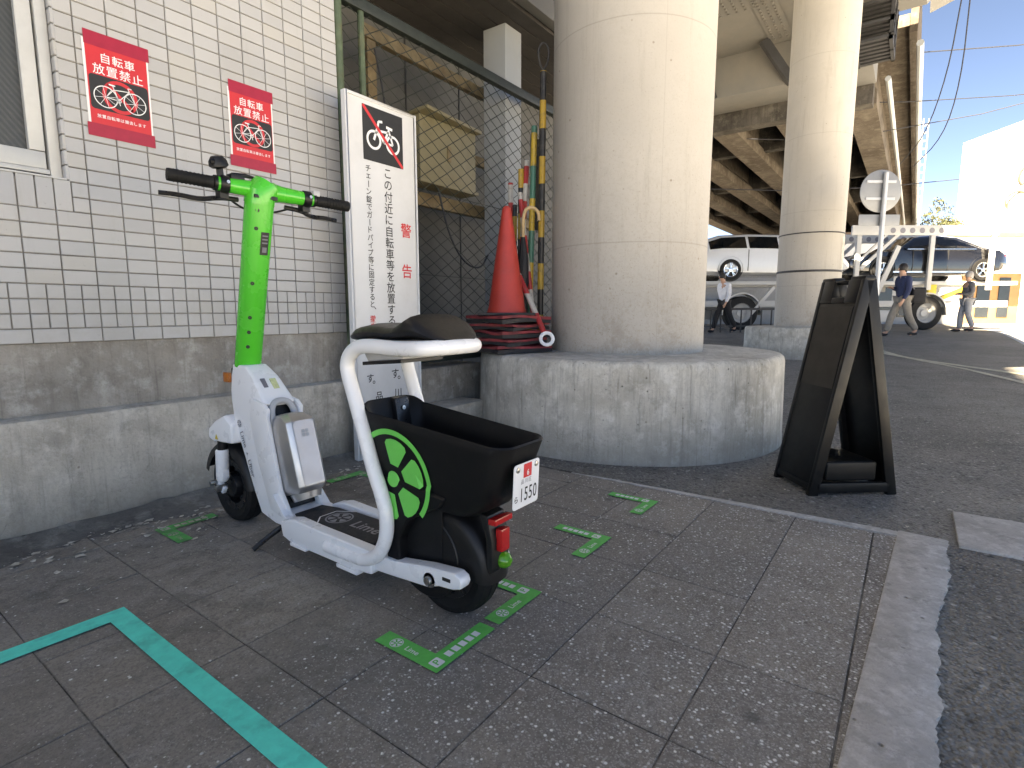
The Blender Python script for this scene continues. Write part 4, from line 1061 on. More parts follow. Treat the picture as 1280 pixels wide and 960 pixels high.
# ------------------------------------------------------------------ cars and the carrier
def car(name, label, loc, rz, st, paint, wheels, wr, door_x, glass_r):
    """st: stations (x, z_low, z_belt, z_top, half_low, half_belt, half_top); x along the car"""
    t = thing(name, label, 'car', loc, rz)
    def ring(s):
        x, zl, zb, zt, hl, hb, ht = s
        zm = (zl + zb) / 2
        half = [(0, zl), (hl * .8, zl), (hl, zl + .07), (hl + .02, zm), (hb, zb), ((hb * .35 + ht * .65), zb + (zt - zb) * .62), (ht, zt - .05 * min(1, (zt - zb) * 3)), (ht * .72, zt), (0, zt + .012)]
        return [(x, y, z) for y, z in half] + [(x, -y, z) for y, z in half[-2:0:-1]]
    m = MB(); m.loft([ring(s) for s in st]); m.build('body', paint, t, ang=40)
    # side glass between stations
    for sgn in (-1, 1):
        for run in glass_r:
            g = MB(); top = []; bot = []
            for x in run:
                for a, b in zip(st, st[1:]):
                    if a[0] <= x <= b[0]:
                        f = (x - a[0]) / (b[0] - a[0]); s = [u + (v - u) * f for u, v in zip(a, b)]
                x_, zl, zb, zt, hl, hb, ht = s
                hh = zt - zb
                def yy(q): 
                    return hb + (hb * .35 + ht * .65 - hb) * min(1, q / .62) if q < .62 else (hb * .35 + ht * .65) + (ht - hb * .35 - ht * .65) * (q - .62) / .38
                q1 = max(.06, min(.80, 1 - .10 / max(hh, .11)))
                bot.append((x, sgn * (yy(.05) + .008), zb + hh * .05)); top.append((x, sgn * (yy(q1) + .008), zb + hh * q1))
            n = len(run); g.add(bot + top, [(i, i + 1, n + i + 1, n + i) for i in range(n - 1)]); g.build('side_window', 'carglass', t, smooth=False)
    for x in wheels:
        for sgn in (-1, 1):
            y = sgn * (st[len(st) // 2][4] - .01)
            a = MB(); a.lathe([(.001, 0), (wr + .06, 0), (wr + .06, sgn * .034)], (x, y, wr + .02), (0, 1, 0), 32); a.build('wheel_arch', 'ink', t)
            w = MB(); w.lathe([(wr * .68, -.10), (wr * .98, -.10), (wr, -.07), (wr, .07 * 1), (wr * .98, .10), (wr * .68, .10)], (x, y - sgn * .04, wr), (0, 1, 0), 32)
            wo = w.build('wheel', 'rubber', t)
            r_ = MB(); yo = y + sgn * .045
            r_.lathe([(wr * .60, 0), (wr * .70, sgn * .012), (wr * .70, -sgn * .06)], (x, yo, wr), (0, 1, 0), 32)
            for q in range(5):
                for dq in (-.13, .13):
                    aa = q * 2 * PI / 5 + .3
                    r_.beam((x + .04 * math.cos(aa), yo, wr + .04 * math.sin(aa)), (x + wr * .65 * math.cos(aa + dq), yo, wr + wr * .65 * math.sin(aa + dq)), .02, .035, (0, 1, 0))
            r_.lathe([(.001, sgn * .015), (.06, sgn * .01), (.06, -sgn * .02)], (x, yo, wr), (0, 1, 0), 14)
            r_.build('rim', 'chrome', wo)
    for x, z0, z1 in door_x:
        for sgn in (-1, 1):
            hb = st[len(st) // 2]
            MB().box((x - .008, sgn * (hb[5] - .01), z0), (x + .008, sgn * (hb[5] + .024), z1)).build('door_gap', 'ink', t, smooth=False)
    return t
CR = spot(1065, 17.5)     # carrier origin; local +X runs to the image right, +Y away
CZ = CR[2]
def carrier_local(x, y, z): 
    a = TH - PI / 2; c, s = math.cos(a), math.sin(a)
    return (CR[0] + x * c - y * s, CR[1] + x * s + y * c, CZ + z)
DECK = 1.55
wag = [(0, .40, .62, .66, .70, .74, .60), (.12, .30, .80, 1.0, .84, .84, .62), (.3, .22, .93, 1.30, .89, .89, .62), (.75, .20, .97, 1.44, .90, .90, .62), (1.7, .18, .97, 1.48, .91, .91, .64), (2.7, .18, .95, 1.46, .91, .91, .64), (3.25, .18, .94, 1.34, .90, .90, .62), (3.85, .2, .93, .99, .89, .87, .7), (4.5, .24, .82, .86, .86, .80, .6), (4.82, .32, .60, .64, .72, .68, .5)]
car('estate_car', 'white estate car on the upper deck of the car carrier, seen between the columns', carrier_local(-5.0, .95, DECK), TH - PI / 2, wag, 'carwhite', (1.0, 3.85), .33, ((1.55, .3, .95), (2.55, .3, .95)), [(.35, .75, 1.5), (1.58, 2.1, 2.5), (2.6, 3.0, 3.35)])
sed = [(0, .35, .60, .64, .70, .72, .55), (.25, .24, .74, .80, .86, .84, .7), (.9, .2, .88, .93, .90, .88, .72), (1.45, .18, .92, 1.02, .91, .90, .66), (2.05, .18, .94, 1.38, .91, .90, .60), (2.7, .18, .95, 1.45, .92, .91, .60), (3.4, .18, .96, 1.40, .92, .91, .60), (4.15, .20, .96, 1.08, .91, .90, .64), (4.6, .24, .93, 1.0, .88, .86, .66), (4.9, .34, .78, .84, .80, .76, .6), (4.98, .42, .7, .74, .7, .68, .5)]
sdn = car('saloon_car', 'black saloon car on the upper deck of the car carrier', carrier_local(-.15, .95, DECK), TH - PI / 2, sed, 'carblack', (.92, 4.05), .33, ((1.85, .3, .93), (2.95, .3, .93)), [(1.65, 2.1, 2.6), (2.7, 3.2, 3.75)])
for sgn in (-1, 1):
    MB().ball((.12, sgn * .62, .66), .09, 10, (.9, 1.6, .7)).build('headlight', 'chrome', sdn)
    MB().ball((4.9, sgn * .66, .78), .08, 10, (.6, 1.4, .7)).build('tail_light', 'redlens', sdn)
MB().box((1.2, -.945, .24), (3.7, -.925, .29)).build('sill_trim', 'chrome', sdn)
MB().box((1.65, -.935, .955), (3.8, -.92, .975)).build('window_trim', 'chrome', sdn)

def carrier():
    t = thing('car_carrier', 'white two-deck car transporter trailer parked across the road beyond the columns', 'truck', carrier_local(0, 0, 0), TH - PI / 2)
    for y in (.05, 1.6): MB().box((-5.2, y, DECK - .14), (5.1, y + .35, DECK - .02)).build('upper_deck', 'truck', t, bevel=.02)
    for y0 in (-.12, 1.98):
        b = MB(); b.box((-.35, y0, 2.92), (4.2, y0 + .08, 3.22)); b.build('side_beam', 'truck', t, bevel=.015)
        for k in range(11): Sheet().disc(.9 + k * .3, 3.06, .085, 16).put('beam_hole', 'greyink', t, (0, y0 - .004, 0), (1, 0, 0), (0, 0, 1))
        for x in (-.18, 2.1, 4.0): MB().box((x, y0, DECK - .3), (x + .14, y0 + .09, 2.918)).build('upright', 'truck', t, bevel=.01)
        MB().beam((.0, y0 + .04, 1.9), (1.1, y0 + .04, 2.95), .07, .10).build('brace', 'truck', t)
        MB().beam((-.1, y0 + .04, 2.1), (.75, y0 + .04, 2.95), .06, .06).build('brace', 'truck', t)
        MB().beam((.5, y0 + .05, .9), (1.15, y0 + .05, 2.6), .07, .14).build('brace', 'truck', t)
    MB().box((-5.2, .1, .72), (4.9, 2.0, .92)).build('lower_deck', 'truck', t, bevel=.02)
    MB().box((-.2, -.06, .25), (1.1, .05, .62)).build('side_skirt', 'truck', t, bevel=.02)
    for x in (2.25, -3.6):
        w = MB(); w.lathe([(.30, -.15), (.5, -.15), (.53, -.11), (.53, .11), (.5, .15), (.30, .15)], (x, .14, .53), (0, 1, 0), 36); wo = w.build('wheel', 'rubber', t)
        r = MB(); r.lathe([(.001, -.06), (.10, -.06), (.12, -.02), (.22, .01), (.29, -.13), (.315, -.155)], (x, .14, .53), (0, 1, 0), 30)
        for q in range(8): r.ball((x + .17 * math.cos(q * PI / 4), .12, .53 + .17 * math.sin(q * PI / 4)), .02, 6)
        r.build('rim', 'truck', wo)
        a = MB(); a.lathe([(.60, -.19), (.64, -.19), (.64, .18), (.60, .18)], (x, .14, .53), (0, 1, 0), 20, a0=-.1, a1=PI + .1, ref=(0, 0, -1)); 
        a.build('mudguard', 'truck', t)
    MB().beam((2.7, .02, 1.0), (3.7, .02, 1.42), .10, .12).build('ramp_arm', 'yellow', t)
    MB().box((2.25, -.02, 1.12), (2.5, .06, 1.42)).build('bracket', 'yellow', t, bevel=.01)
    MB().box((-4.4, 1.3, .3), (-2.6, 1.5, 1.3)).build('tool_locker', 'signback', t, bevel=.02)
    MB().beam((-3.3, .02, .5), (-2.6, .02, 1.35), .08, .10).build('ramp_arm', 'truck', t)
carrier()
def guard_rail():
    t = thing('guard_rail', 'low black ornamental railing along the road under the white estate car', 'railing', carrier_local(-6, -2.2, 0), TH - PI / 2)
    MB().box((0, 0, .62), (3.6, .05, .68)).build('rail', 'darksteel', t); MB().box((0, 0, .16), (3.6, .05, .2)).build('rail', 'darksteel', t)
    for k in range(13): MB().tube([(.1 + k * .28, .02, 0), (.1 + k * .28, .02, .62)], .022, 6).build('baluster', 'darksteel', t)
guard_rail()
# ------------------------------------------------------------------ A-board
def a_board():
    cx, cy = 2.835, .243; t = thing('a_frame_sign', 'plain black plastic A-frame board standing on the asphalt by the kerb, with a weight inside', 'A-frame board', (cx, cy, -.022), R(39))
    # local X = panel width, local Y = spread; near panel at +Y side (towards the column)
    w = .145; sp = .195; H = .925
    def panel(sg, name):
        y0 = sg * sp; y1 = sg * .022
        d = Vector((0, y1 - y0, H - .0)).normalized(); n = Vector((0, d.z * sg, -d.y * sg))
        m = MB()
        P = lambda u, s, k: Vector((u, y0, 0)) + d * s + n * k
        L = H / d.z
        def slab(u0, u1, s0, s1, k0, k1, bevel=0):
            m.add([P(u, s, k) for k in (k0, k1) for u, s in ((u0, s0), (u1, s0), (u1, s1), (u0, s1))], [(3, 2, 1, 0), (4, 5, 6, 7), (0, 1, 5, 4), (1, 2, 6, 5), (2, 3, 7, 6), (3, 0, 4, 7)])
        slab(-w + .004, w - .004, .02, L - .10, -.012, 0)
        # rim, thicker; grip notch at the top
        slab(-w, -w + .022, 0, L, -.040, .004); slab(w - .022, w, 0, L, -.040, .004)
        slab(-w + .0225, w - .0225, 0.03, .05, -.035, .004)
        slab(-w + .0225, -.045, L - .10, L, -.04, .004); slab(.045, w - .0225, L - .10, L, -.04, .004); slab(-.0445, .0445, L - .10, L - .075, -.04, .003); slab(-.0445, .0445, L - .012, L, -.04, .003)
        o = m.build(name, 'aboard', t, bevel=.004)
        m2 = MB(); m = m2
        slab(-w + .03, w - .03, L * .50, L - .115, .0005, .003)
        m2.build('print_panel', 'boardprint', o, smooth=False)
    panel(1, 'front_panel'); panel(-1, 'rear_panel')
    MB().box((-w, -sp + .03, .012), (-w + .03, sp - .03, .055)).build('base_bar', 'aboard', t, bevel=.004)
    MB().box((w - .03, -sp + .03, .012), (w, sp - .03, .055)).build('base_bar', 'aboard', t, bevel=.004)
    k = MB(); k.box((-.125, -.115, .058), (.112, .115, .145)); wt = k.build('weight', 'aboard', t, bevel=.014, seg=3)
    MB().lathe([(.001, .002), (.05, .002), (.052, .006), (.001, .012)], (-.01, .03, .145), (0, 0, 1), 20).build('filler_cap', 'black', wt)
    MB().beam((-.05, .02, .165), (.05, .07, .172), .02, .03).build('handle', 'black', wt, bevel=.006)
    MB().box((-w, -.024, H - .012), (-.05, .024, H + .014)).build('hinge', 'aboard', t, bevel=.008); MB().box((.05, -.024, H - .012), (w, .024, H + .014)).build('hinge', 'aboard', t, bevel=.008)
a_board()

# ------------------------------------------------------------------ cone, stacked rubber bases, poles
def cone_area():
    bx, by = 2.80, 2.075
    rr = random.Random(9)
    zz = .517
    hs = [.042, .040, .044, .038, .044]
    labs = ['lowest in the stack', 'second from the bottom of the stack', 'middle one of the stack of five', 'second from the top of the stack', 'topmost, directly under the red cone foot']
    for k, h in enumerate(hs):
        x = bx + rr.uniform(-.015, .015); y = by + rr.uniform(-.015, .015)
        t = thing('cone_weight', 'black and red rubber cone weight, ' + labs[k], 'cone weight', (x, y, zz), R(36 + 45) + rr.uniform(-.25, .25), 'rubber cone weights stacked on the pillar base')
        a = .195 + rr.uniform(-.01, .012)
        def wob(m0, z0, z1, a, inn):
            P = []
            n = 10
            for s in range(4):
                for i in range(n):
                    u = -1 + 2 * i / n
                    p = [(u, -1), (1, u), (-u, 1), (-1, -u)][s]
                    P.append((p[0] * a, p[1] * a))
            ph = rr.uniform(0, 6)
            r0 = [(p[0], p[1], z0 + .008 * math.sin(3.1 * p[0] / a + ph) * math.cos(2.3 * p[1] / a + ph * 2)) for p in P]; r1 = [(p[0], p[1], z1 + .008 * math.sin(3.4 * p[0] / a + ph) * math.cos(2.1 * p[1] / a + ph * 2)) for p in P]
            r2 = [(p[0] * inn, p[1] * inn, z1 + .003) for p in P]; r3 = [(p[0] * inn, p[1] * inn, z0) for p in P]
            m0.loft([r3, r0, r1, r2], True, False, False)
            n4 = len(P); m0.add(r3 + r2, [(i, (i + 1) % n4, n4 + (i + 1) % n4, n4 + i) for i in range(n4)])
            return m0
        wob(MB(), .003, h * .62, a, .55).build('rubber_ring', 'darkrub', t, ang=50)
        wob(MB(), h * .64, h, a * (1.0 + rr.uniform(-.03, .02)), .55).build('red_rim', 'redrub', t, ang=50)
        if k in (1, 3): MB().box((a * .55, -a - .006, h * .68), (a * .75, -a - .002, h * .95)).build('label_patch', 'whiteink', t)
        zz += h + .004
    t = thing('traffic_cone', 'faded red traffic cone standing on the stack of rubber weights', 'traffic cone', (bx, by, zz), R(36))
    MB().lathe([(.125, .012), (.122, .03), (.115, .05), (.030, .635), (.026, .652), (.014, .665), (.001, .668)], n=40).build('cone', 'cone', t)
    m = MB(); m.box((-.175, -.175, .0), (.175, .175, .016)); m.build('foot', 'darkrub', t, bevel=.006)
    # poles leaning in the corner between the column and the fence
    def pole(label, p, q, r, mat, n=10, knob=None):
        P = Vector(p); Q = Vector(q); L = (Q - P).length
        o = MB().tube([(0, 0, 0), (0, 0, L)], r, n).build('striped_pole', mat)
        o.location = P; o.rotation_euler = (Q - P).to_track_quat('Z', 'Y').to_euler()
        tag(o, label, 'pole', 'striped poles leaning beside the pillar')
        return o
    y1 = pole('tall yellow and black banded pole with a wire loop on top, closest to the column', (3.16, 2.06, .517), (3.12, 2.02, 2.28), .021, 'yb')
    lp = MB().tube([(0, 0, 1.76), (-.03, 0, 1.82), (-.035, 0, 1.90), (0, 0, 1.94), (.035, 0, 1.90), (.03, 0, 1.82), (0, 0, 1.77)], .006, 6, smooth=2).build('loop', 'darksteel', y1)
    pole('yellow and black banded pole half hidden behind the tallest one', (3.12, 2.20, .517), (3.16, 2.22, 1.72), .019, 'yb')
    pole('red and white banded pole leaning towards the column behind the umbrella', (3.00, 2.14, .517), (3.20, 2.20, 1.78), .018, 'rw')
    pole('red and white banded pole upright against the fence', (3.17, 2.3, .517), (3.19, 2.33, 1.65), .018, 'rw')
    pole('green and yellow banded pole behind the umbrella', (3.04, 2.20, .517), (3.02, 2.24, 1.42), .022, 'gy')
    pole('short yellow and black banded pole low beside the cone weights', (3.08, 2.10, .517), (3.06, 2.16, 1.2), .017, 'yb')
    pole('yellow and black banded pole leaning low behind the red cone', (3.10, 2.24, .517), (3.2, 2.30, 1.5), .018, 'yb')
    pole('thin red and white banded pole crossing in front of the green one', (3.06, 2.02, .517), (3.09, 2.18, 1.55), .016, 'rw')
    pole('dark green and yellow banded pole next to the column surface', (3.14, 2.14, .517), (3.17, 2.12, 1.98), .02, 'gy')
    # baton with a white ring end lying across the weights
    t = thing('ring_ended_bar', 'red and white cone bar with a white ring end leaning over the rubber weights', 'cone bar', (0, 0, 0), 0)
    a = Vector((2.80, 1.775, .605)); b = Vector((2.91, 2.06, 1.0)); d = (b - a).normalized()
    m = MB(); m.tube([a + d * .045, b], .017, 10); m.build('bar', 'rw', t)
    rg = MB(); prof = [(.037 + .011 * math.cos(q * PI / 4), .011 * math.sin(q * PI / 4)) for q in range(9)]
    ax = Vector((-.80, -.60, .35)).normalized(); rg.lathe(prof, a, ax, 28); rg.build('ring', 'whiteink', t)
    # umbrella
    t = thing('umbrella', 'closed black umbrella with a curved wooden handle hooked among the poles', 'umbrella', (0, 0, 0))
    ux, uy = 2.94, 2.06
    MB().tube([(ux, uy, .80), (ux + .005, uy, .95), (ux + .02, uy, 1.10), (ux + .03, uy + .01, 1.24)], [.012, .045, .035, .014], 10).tube([(ux + .005, uy, .66), (ux, uy, .80)], [.006, .012], 8).build('canopy', 'umb', t)
    MB().tube([(ux + .03, uy + .01, 1.24), (ux + .03, uy + .01, 1.37), (ux + .045, uy, 1.42), (ux + .085, uy - .03, 1.435), (ux + .115, uy - .055, 1.40), (ux + .115, uy - .055, 1.35)], .0115, 9, smooth=2).build('handle', 'wood', t)
cone_area()

# ------------------------------------------------------------------ floor tape and parking stickers
TZ = .0035
s = Sheet()
s.poly([(-.4, 1.578), (.443, 1.556), (.442, .4), (.492, .4), (.491, 1.612), (-.4, 1.632)])
o = s.put('floor_tape', 'teal', None, (0, 0, TZ), (1, 0, 0), (0, 1, 0)); tag(o, 'teal tape corner stuck on the paving, the only teal floor marking', 'floor tape')
def sticker(label, corner, dx, dy, lx, ly, swap=False, worn=False):
    """L shaped sticker: corner point, arm directions, arm lengths"""
    cx, cy = corner; w = .048
    t = thing('parking_sticker', label, 'floor sticker', (cx, cy, TZ), 0, 'green parking bay corner stickers')
    s = Sheet(); s.poly([(0, 0), (lx * dx, 0), (lx * dx, w * dy), (w * dx, w * dy), (w * dx, ly * dy), (0, ly * dy)])
    s.put('base', 'stickworn' if worn else 'stick', t, (0, 0, 0), (1, 0, 0), (0, 1, 0))
    a = Sheet(); a2 = Sheet()
    # text runs along each arm; readers stand outside (-y) side
    xm = dx * (w + lx) / 2; ym = dy * w / 2
    if not swap:
        rotx = 0
        a.rrect(dx * (w * .55) - .014, ym - .014, dx * (w * .55) + .014, ym + .014, .004)
        for k in range(5): a.rect(dx * (.066 + k * .0235) - .0085, ym - .0095, dx * (.066 + k * .0235) + .0085, ym + .0095)
        yl = dy * (w + ly) / 2
        a2.slice_logo(dx * w / 2, yl + .026, .0165); a2.text('Lime', dx * w / 2, yl - .026, .015, -PI / 2, .01)
    else:
        yl = dy * w * .55
        a.rrect(dx * w / 2 - .014, yl - .014 + dy * .02, dx * w / 2 + .014, yl + .014 + dy * .02, .004)
        for k in range(5): a.rect(dx * w / 2 - .0095, dy * (.085 + k * .021) - .008, dx * w / 2 + .0095, dy * (.085 + k * .021) + .008)
        a2.slice_logo(xm - .028, ym, .0165); a2.text('Lime', xm + .026, ym, .016, 0, .01)
    a.put('parking_mark', 'whiteink' if not worn else 'mark_and_sun_strip', t, (0, 0, .0006), (1, 0, 0), (0, 1, 0)); a2.put('logo', 'whiteink' if not worn else 'mark_and_sun_strip', t, (0, 0, .0006), (1, 0, 0), (0, 1, 0))
    pa = Sheet()
    if not swap: pa.text('P', dx * w * .55, ym, .019, 0, .02)
    else: pa.text('P', dx * w / 2, dy * w * .55 + dy * .02, .019, 0, .02)
    pa.put('letter', 'stick', t, (0, 0, .001), (1, 0, 0), (0, 1, 0))
sticker('green corner sticker lying between the teal tape and the scooter rear wheel', (.778, .765), 1, 1, .205, .2)
sticker('green corner sticker just behind the scooter tail light, on the pillar side of its wheel', (1.198, .768), -1, 1, .195, .2, True)
sticker('green corner sticker of the middle bay, between the scooter and the pillar', (1.647, .775), -1, 1, .195, .205, True)
sticker('green corner sticker farthest along, close to the A-frame board', (2.086, .779), -1, 1, .18, .205, True)
sticker('worn dirty green corner sticker at the wall foot, in front of the scooter front wheel', (.755, 2.112), 1, -1, .2, .19, False, True)
sticker('worn green corner sticker at the wall foot seen through the scooter frame', (1.655, 2.11), -1, -1, .2, .19, True, True)

# ------------------------------------------------------------------ the scooter
def scooter():
    S = (1.0, 1.45, 0.0); o = S
    t = thing('electric_scooter', 'white and green seated electric rental scooter with a black rear basket, parked on its stand', 'scooter', S)
    X = 1.0
    # ---- stem and bar
    top = Vector((1.0, 1.731, 1.125)); bot = Vector((1.0, 1.868, .580)); ax = (top - bot).normalized()
    st = MB(o).tube([bot, bot.lerp(top, .5), top], [.0425, .0435, .0445], 28).build('stem', 'green', t)
    hol = MB(o); nrm = Vector((-.56, -.80, -.15)); nrm = (nrm - ax * nrm.dot(ax)).normalized()
    for f in (.985, .945, .845, .53, .325, .235, .145):
        c = bot.lerp(top, f) + nrm * .0405; hol.lathe([(.001, .0036), (.0062, .0036), (.0062, 0)], c, nrm, 12)
    hol.build('screw_holes', 'ink', st)
    # dark info label wrapped on the stem's right rear side
    lb = MB(o); sd = ax.cross(nrm).normalized(); ring = []
    def lab(m, f0, f1, a0, a1, r):
        rr_ = []
        for k in range(7):
            a = a0 + (a1 - a0) * k / 6; dd = nrm * math.cos(a) + sd * math.sin(a)
            rr_.append((bot.lerp(top, f0) + dd * r, bot.lerp(top, f1) + dd * r))
        m.add([p for q in rr_ for p in q], [(2 * k, 2 * k + 2, 2 * k + 3, 2 * k + 1) for k in range(6)])
    sgn = 1 if (sd.dot(Vector((1, -.6, 0))) > 0) else -1
    lab(lb, .70, .83, sgn * .35, sgn * 1.0, .0447); lb.build('info_label', 'ink', st)
    l2 = MB(o); lab(l2, .715, .745, sgn * .5, sgn * .85, .0451); 
    for f in (.765, .785, .805): lab(l2, f, f + .008, sgn * .45, sgn * .9, .0451)
    l2.build('label_print', 'greyink', st)
    C = Vector((1.022, 1.722, 1.152)); b = Vector((.542, -.108, -.022)).normalized(); fw = Vector((0, 1, 0)); up = Vector((0, 0, 1))
    hd = MB(o); hd.tube([top - ax * .012, top + ax * .02, C + up * .02, C + up * .026], [.046, .047, .043, .028], 28)
    hd.tube([C - b * .15, C - b * .045, C, C + b * .045, C + b * .15], [.0215, .0255, .033, .0255, .0215], 20)
    hd.build('head_block', 'green', t)
    MB(o).beam(top + Vector((-.036, -.032, .004)), top + Vector((.034, -.046, .002)), .012, .011).build('display', 'ink', t, bevel=.002)
    MB(o).tube([C - b * .16, C - b * .275], .012, 12).tube([C + b * .15, C + b * .275], .012, 12).build('handlebar', 'black', t)
    for sg in (-1, 1):
        P0 = C + b * sg * .160; P1 = C + b * sg * .280
        g = MB(o); rings = [P0, P0.lerp(P1, .04), P0.lerp(P1, .5), P0.lerp(P1, .95), P1]
        g.tube(rings, [.0195, .0185, .0175, .0185, .0175], 20); gr = g.build('grip', 'rubber', t)
        rb = MB(o)
        for k in range(9): rb.tube([P0.lerp(P1, .12 + k * .09), P0.lerp(P1, .15 + k * .09)], .0189, 18)
        rb.build('grip_ribs', 'rubber', gr)
        MB(o).tube([P0 - b * sg * .012, P0 - b * sg * .003], .023, 18).build('grip_collar', 'black', t)
        q = C + b * sg * .128
        MB(o).tube([q - b * .013, q + b * .013], .0265, 18).box(q + Vector((-.014, .0, -.042)), q + Vector((.014, .03, -.012))).build('lever_clamp', 'black', t, bevel=.003)
        lv = MB(o); d0 = q + Vector((sg * .0, .028, -.036))
        lv.tube([d0 - b * sg * .055 + Vector((0, .008, .004)), d0, d0 + b * sg * .045 + Vector((0, .028, -.010)), d0 + b * sg * .10 + Vector((0, .036, -.004)), d0 + b * sg * .15 + Vector((0, .042, -.006))], [.008, .012, .008, .0065, .007], 10, smooth=2)
        lv.build('brake_lever', 'blackg', t)
        MB(o).lathe([(.001, .003), (.005, .003), (.005, 0)], q + Vector((0, -.0265, .004)), (0, -1, 0), 12).build('bolt', 'steel', t)
    # bell and phone-holder on the left, throttle button on the right
    q = C - b * .125
    m = MB(o); m.lathe([(.001, .030), (.016, .028), (.026, .014), (.028, 0), (.020, -.006), (.001, -.006)], q + Vector((-.015, .0, .052)), (-.3, -.2, .93), 18); m.tube([q + Vector((-.012, 0, .018)), q + Vector((-.014, 0, .048))], .010, 10)
    m.ball(q + Vector((-.040, -.012, .058)), .010, 8).build('bell', 'black', t)
    m = MB(o); m.tube([q + Vector((.02, -.006, .030)), q + Vector((.06, -.01, .036)), q + Vector((.105, -.012, .032))], [.009, .007, .004], 8); m.box(q + Vector((.012, -.018, .018)), q + Vector((.055, .014, .034)))
    m.build('switch_cluster', 'black', t, bevel=.002)
    q = C + b * .155; MB(o).box(q + Vector((-.012, -.018, .012)), q + Vector((.014, .016, .031))).build('thumb_button', 'grey', t, bevel=.004)
    cb = MB(o)
    cb.tube([C - b * .10 + Vector((0, .04, -.03)), C + Vector((-.06, .06, -.05)), C + Vector((-.01, .055, -.06))], .0035, 6, smooth=2); cb.tube([C + b * .10 + Vector((0, .04, -.03)), C + Vector((.06, .06, -.05)), C + Vector((.01, .055, -.06))], .0035, 6, smooth=2); cb.build('brake_cable', 'black', t)
    # ---- front frame: white body from the head tube down to the deck
    fr = MB(o)
    stations = [  # z-ordered cross sections along the spine: (front y, front z, rear y, rear z, half width)
        (1.905, .588, 1.812, .588, .040), (1.907, .55, 1.752, .55, .047), (1.903, .50, 1.695, .492, .054), (1.899, .465, 1.672, .470, .056), (1.893, .425, 1.712, .44, .056), (1.885, .38, 1.712, .40, .056), (1.838, .28, 1.69, .31, .056), (1.788, .17, 1.65, .20, .057), (1.745, .092, 1.60, .135, .058), (1.66, .074, 1.545, .125, .060), (1.54, .072, 1.50, .122, .064)]
    rings = []
    for fy, fz, ry, rz, w in stations:
        c_ = .016
        dv = Vector((0, ry - fy, rz - fz)); L = dv.length; dv /= L
        P = lambda x, s: Vector((X + x, fy, fz)) + dv * s
        rings.append([P(-w + c_, 0), P(w - c_, 0), P(w, c_), P(w, L - c_ * .5), P(w - c_ * .5, L), P(-w + c_ * .5, L), P(-w, L - c_ * .5), P(-w, c_)])
    fr.loft(rings); frame = fr.build('front_frame', 'white', t, bevel=.004, seg=2, ang=30)
    # raised side flanks round the battery
    for sg in (-1, 1):
        fl = MB(o); poly = [(1.735, .485), (1.672, .474), (1.648, .455), (1.652, .425), (1.598, .20), (1.555, .135), (1.51, .118), (1.56, .10), (1.66, .125), (1.72, .28), (1.755, .42)]
        fl.prism(poly, 0, X + sg * .052, X + sg * .0665); fl.build('side_flank', 'white', frame, bevel=.005)
    MB(o).beam((X - .020, 1.722, .518), (X - .020, 1.745, .546), .015, .004, (0, -1, .6)).build('warning_label', 'greyink', frame); MB(o).beam((X + .014, 1.716, .512), (X + .014, 1.742, .544), .02, .004, (0, -1, .6)).build('rating_label', 'yellowlabel', frame)
    # lettering down the left side
    tx = Sheet(); tx.slice_logo(0, .112, .013); tx.text('Lime', 0, .055, .021, -PI / 2, .01); tx.text('+', 0, .005, .011, -PI / 2, .01); tx.text('Uber', 0, -.048, .021, -PI / 2, .01)
    dz = Vector((0, .100, .25)).normalized()
    yo = Vector((0, -dz.z, dz.y))
    tx.put('side_lettering', 'greyink', frame, Vector((X - .0595, 1.795, .285)) - Vector(o), yo, dz, .0)
    hdl = MB(o); hdl.box((X - .03, 1.905, .515), (X + .03, 1.93, .575)); hdl.build('headlight', 'black', t, bevel=.008)
    MB(o).box((X - .058, 1.895, .525), (X - .045, 1.93, .56)).build('side_reflector', 'orange', t, bevel=.004)
    # ---- front wheel, fork
    FA = Vector((1.0, 1.972, .140)); wr = .140
    def wheel(c, r, name='wheel'):
        m = MB(o); m.lathe([(r * .66, -.028), (r * .84, -.037), (r * .95, -.031), (r * .985, -.017), (r * .992, -.015), (r * .978, -.013), (r * .978, -.010), (r * .997, -.008), (r, 0), (r * .997, .008), (r * .978, .010), (r * .978, .013), (r * .992, .015), (r * .985, .017), (r * .95, .031), (r * .84, .037), (r * .66, .028)], c, (1, 0, 0), 48); w_ = m.build(name, 'rubber', t)
        m = MB(o)
        for sg in (-1, 1): m.lathe([(r * .50, sg * .026), (r * .67, sg * .030), (r * .69, sg * .024)], c, (1, 0, 0), 40)
        m.lathe([(r * .66, -.028), (r * .60, 0), (r * .66, .028)], c, (1, 0, 0), 40)
        for k in range(5):
            a = 2 * PI * k / 5 + .4; d = Vector((0, math.cos(a), math.sin(a)))
            m.beam(c + d * r * .2, c + d * r * .62, .03, .026, (1, 0, 0))
        m.lathe([(.001, -.04), (r * .30, -.038), (r * .34, -.02), (r * .34, .02), (r * .30, .038), (.001, .04)], c, (1, 0, 0), 28); m.build('rim', 'blackg', w_)
        return w_
    fwh = wheel(FA, wr)
    cr = MB(o); cr.prism([(1.85, .385), (1.90, .415), (1.965, .388), (2.015, .358), (2.022, .318), (1.985, .308), (1.85, .318)], 0, X - .082, X + .082); cr.build('fork_crown', 'white', t, bevel=.014, seg=3)
    tri = Sheet().poly([(-.012, 0), (.012, 0), (0, .02)]); tri.put('warning_triangle', 'yellow', t, Vector((X - .083, 1.955, .322)) - Vector(o), (0, -1, 0), (0, 0, 1), .0)
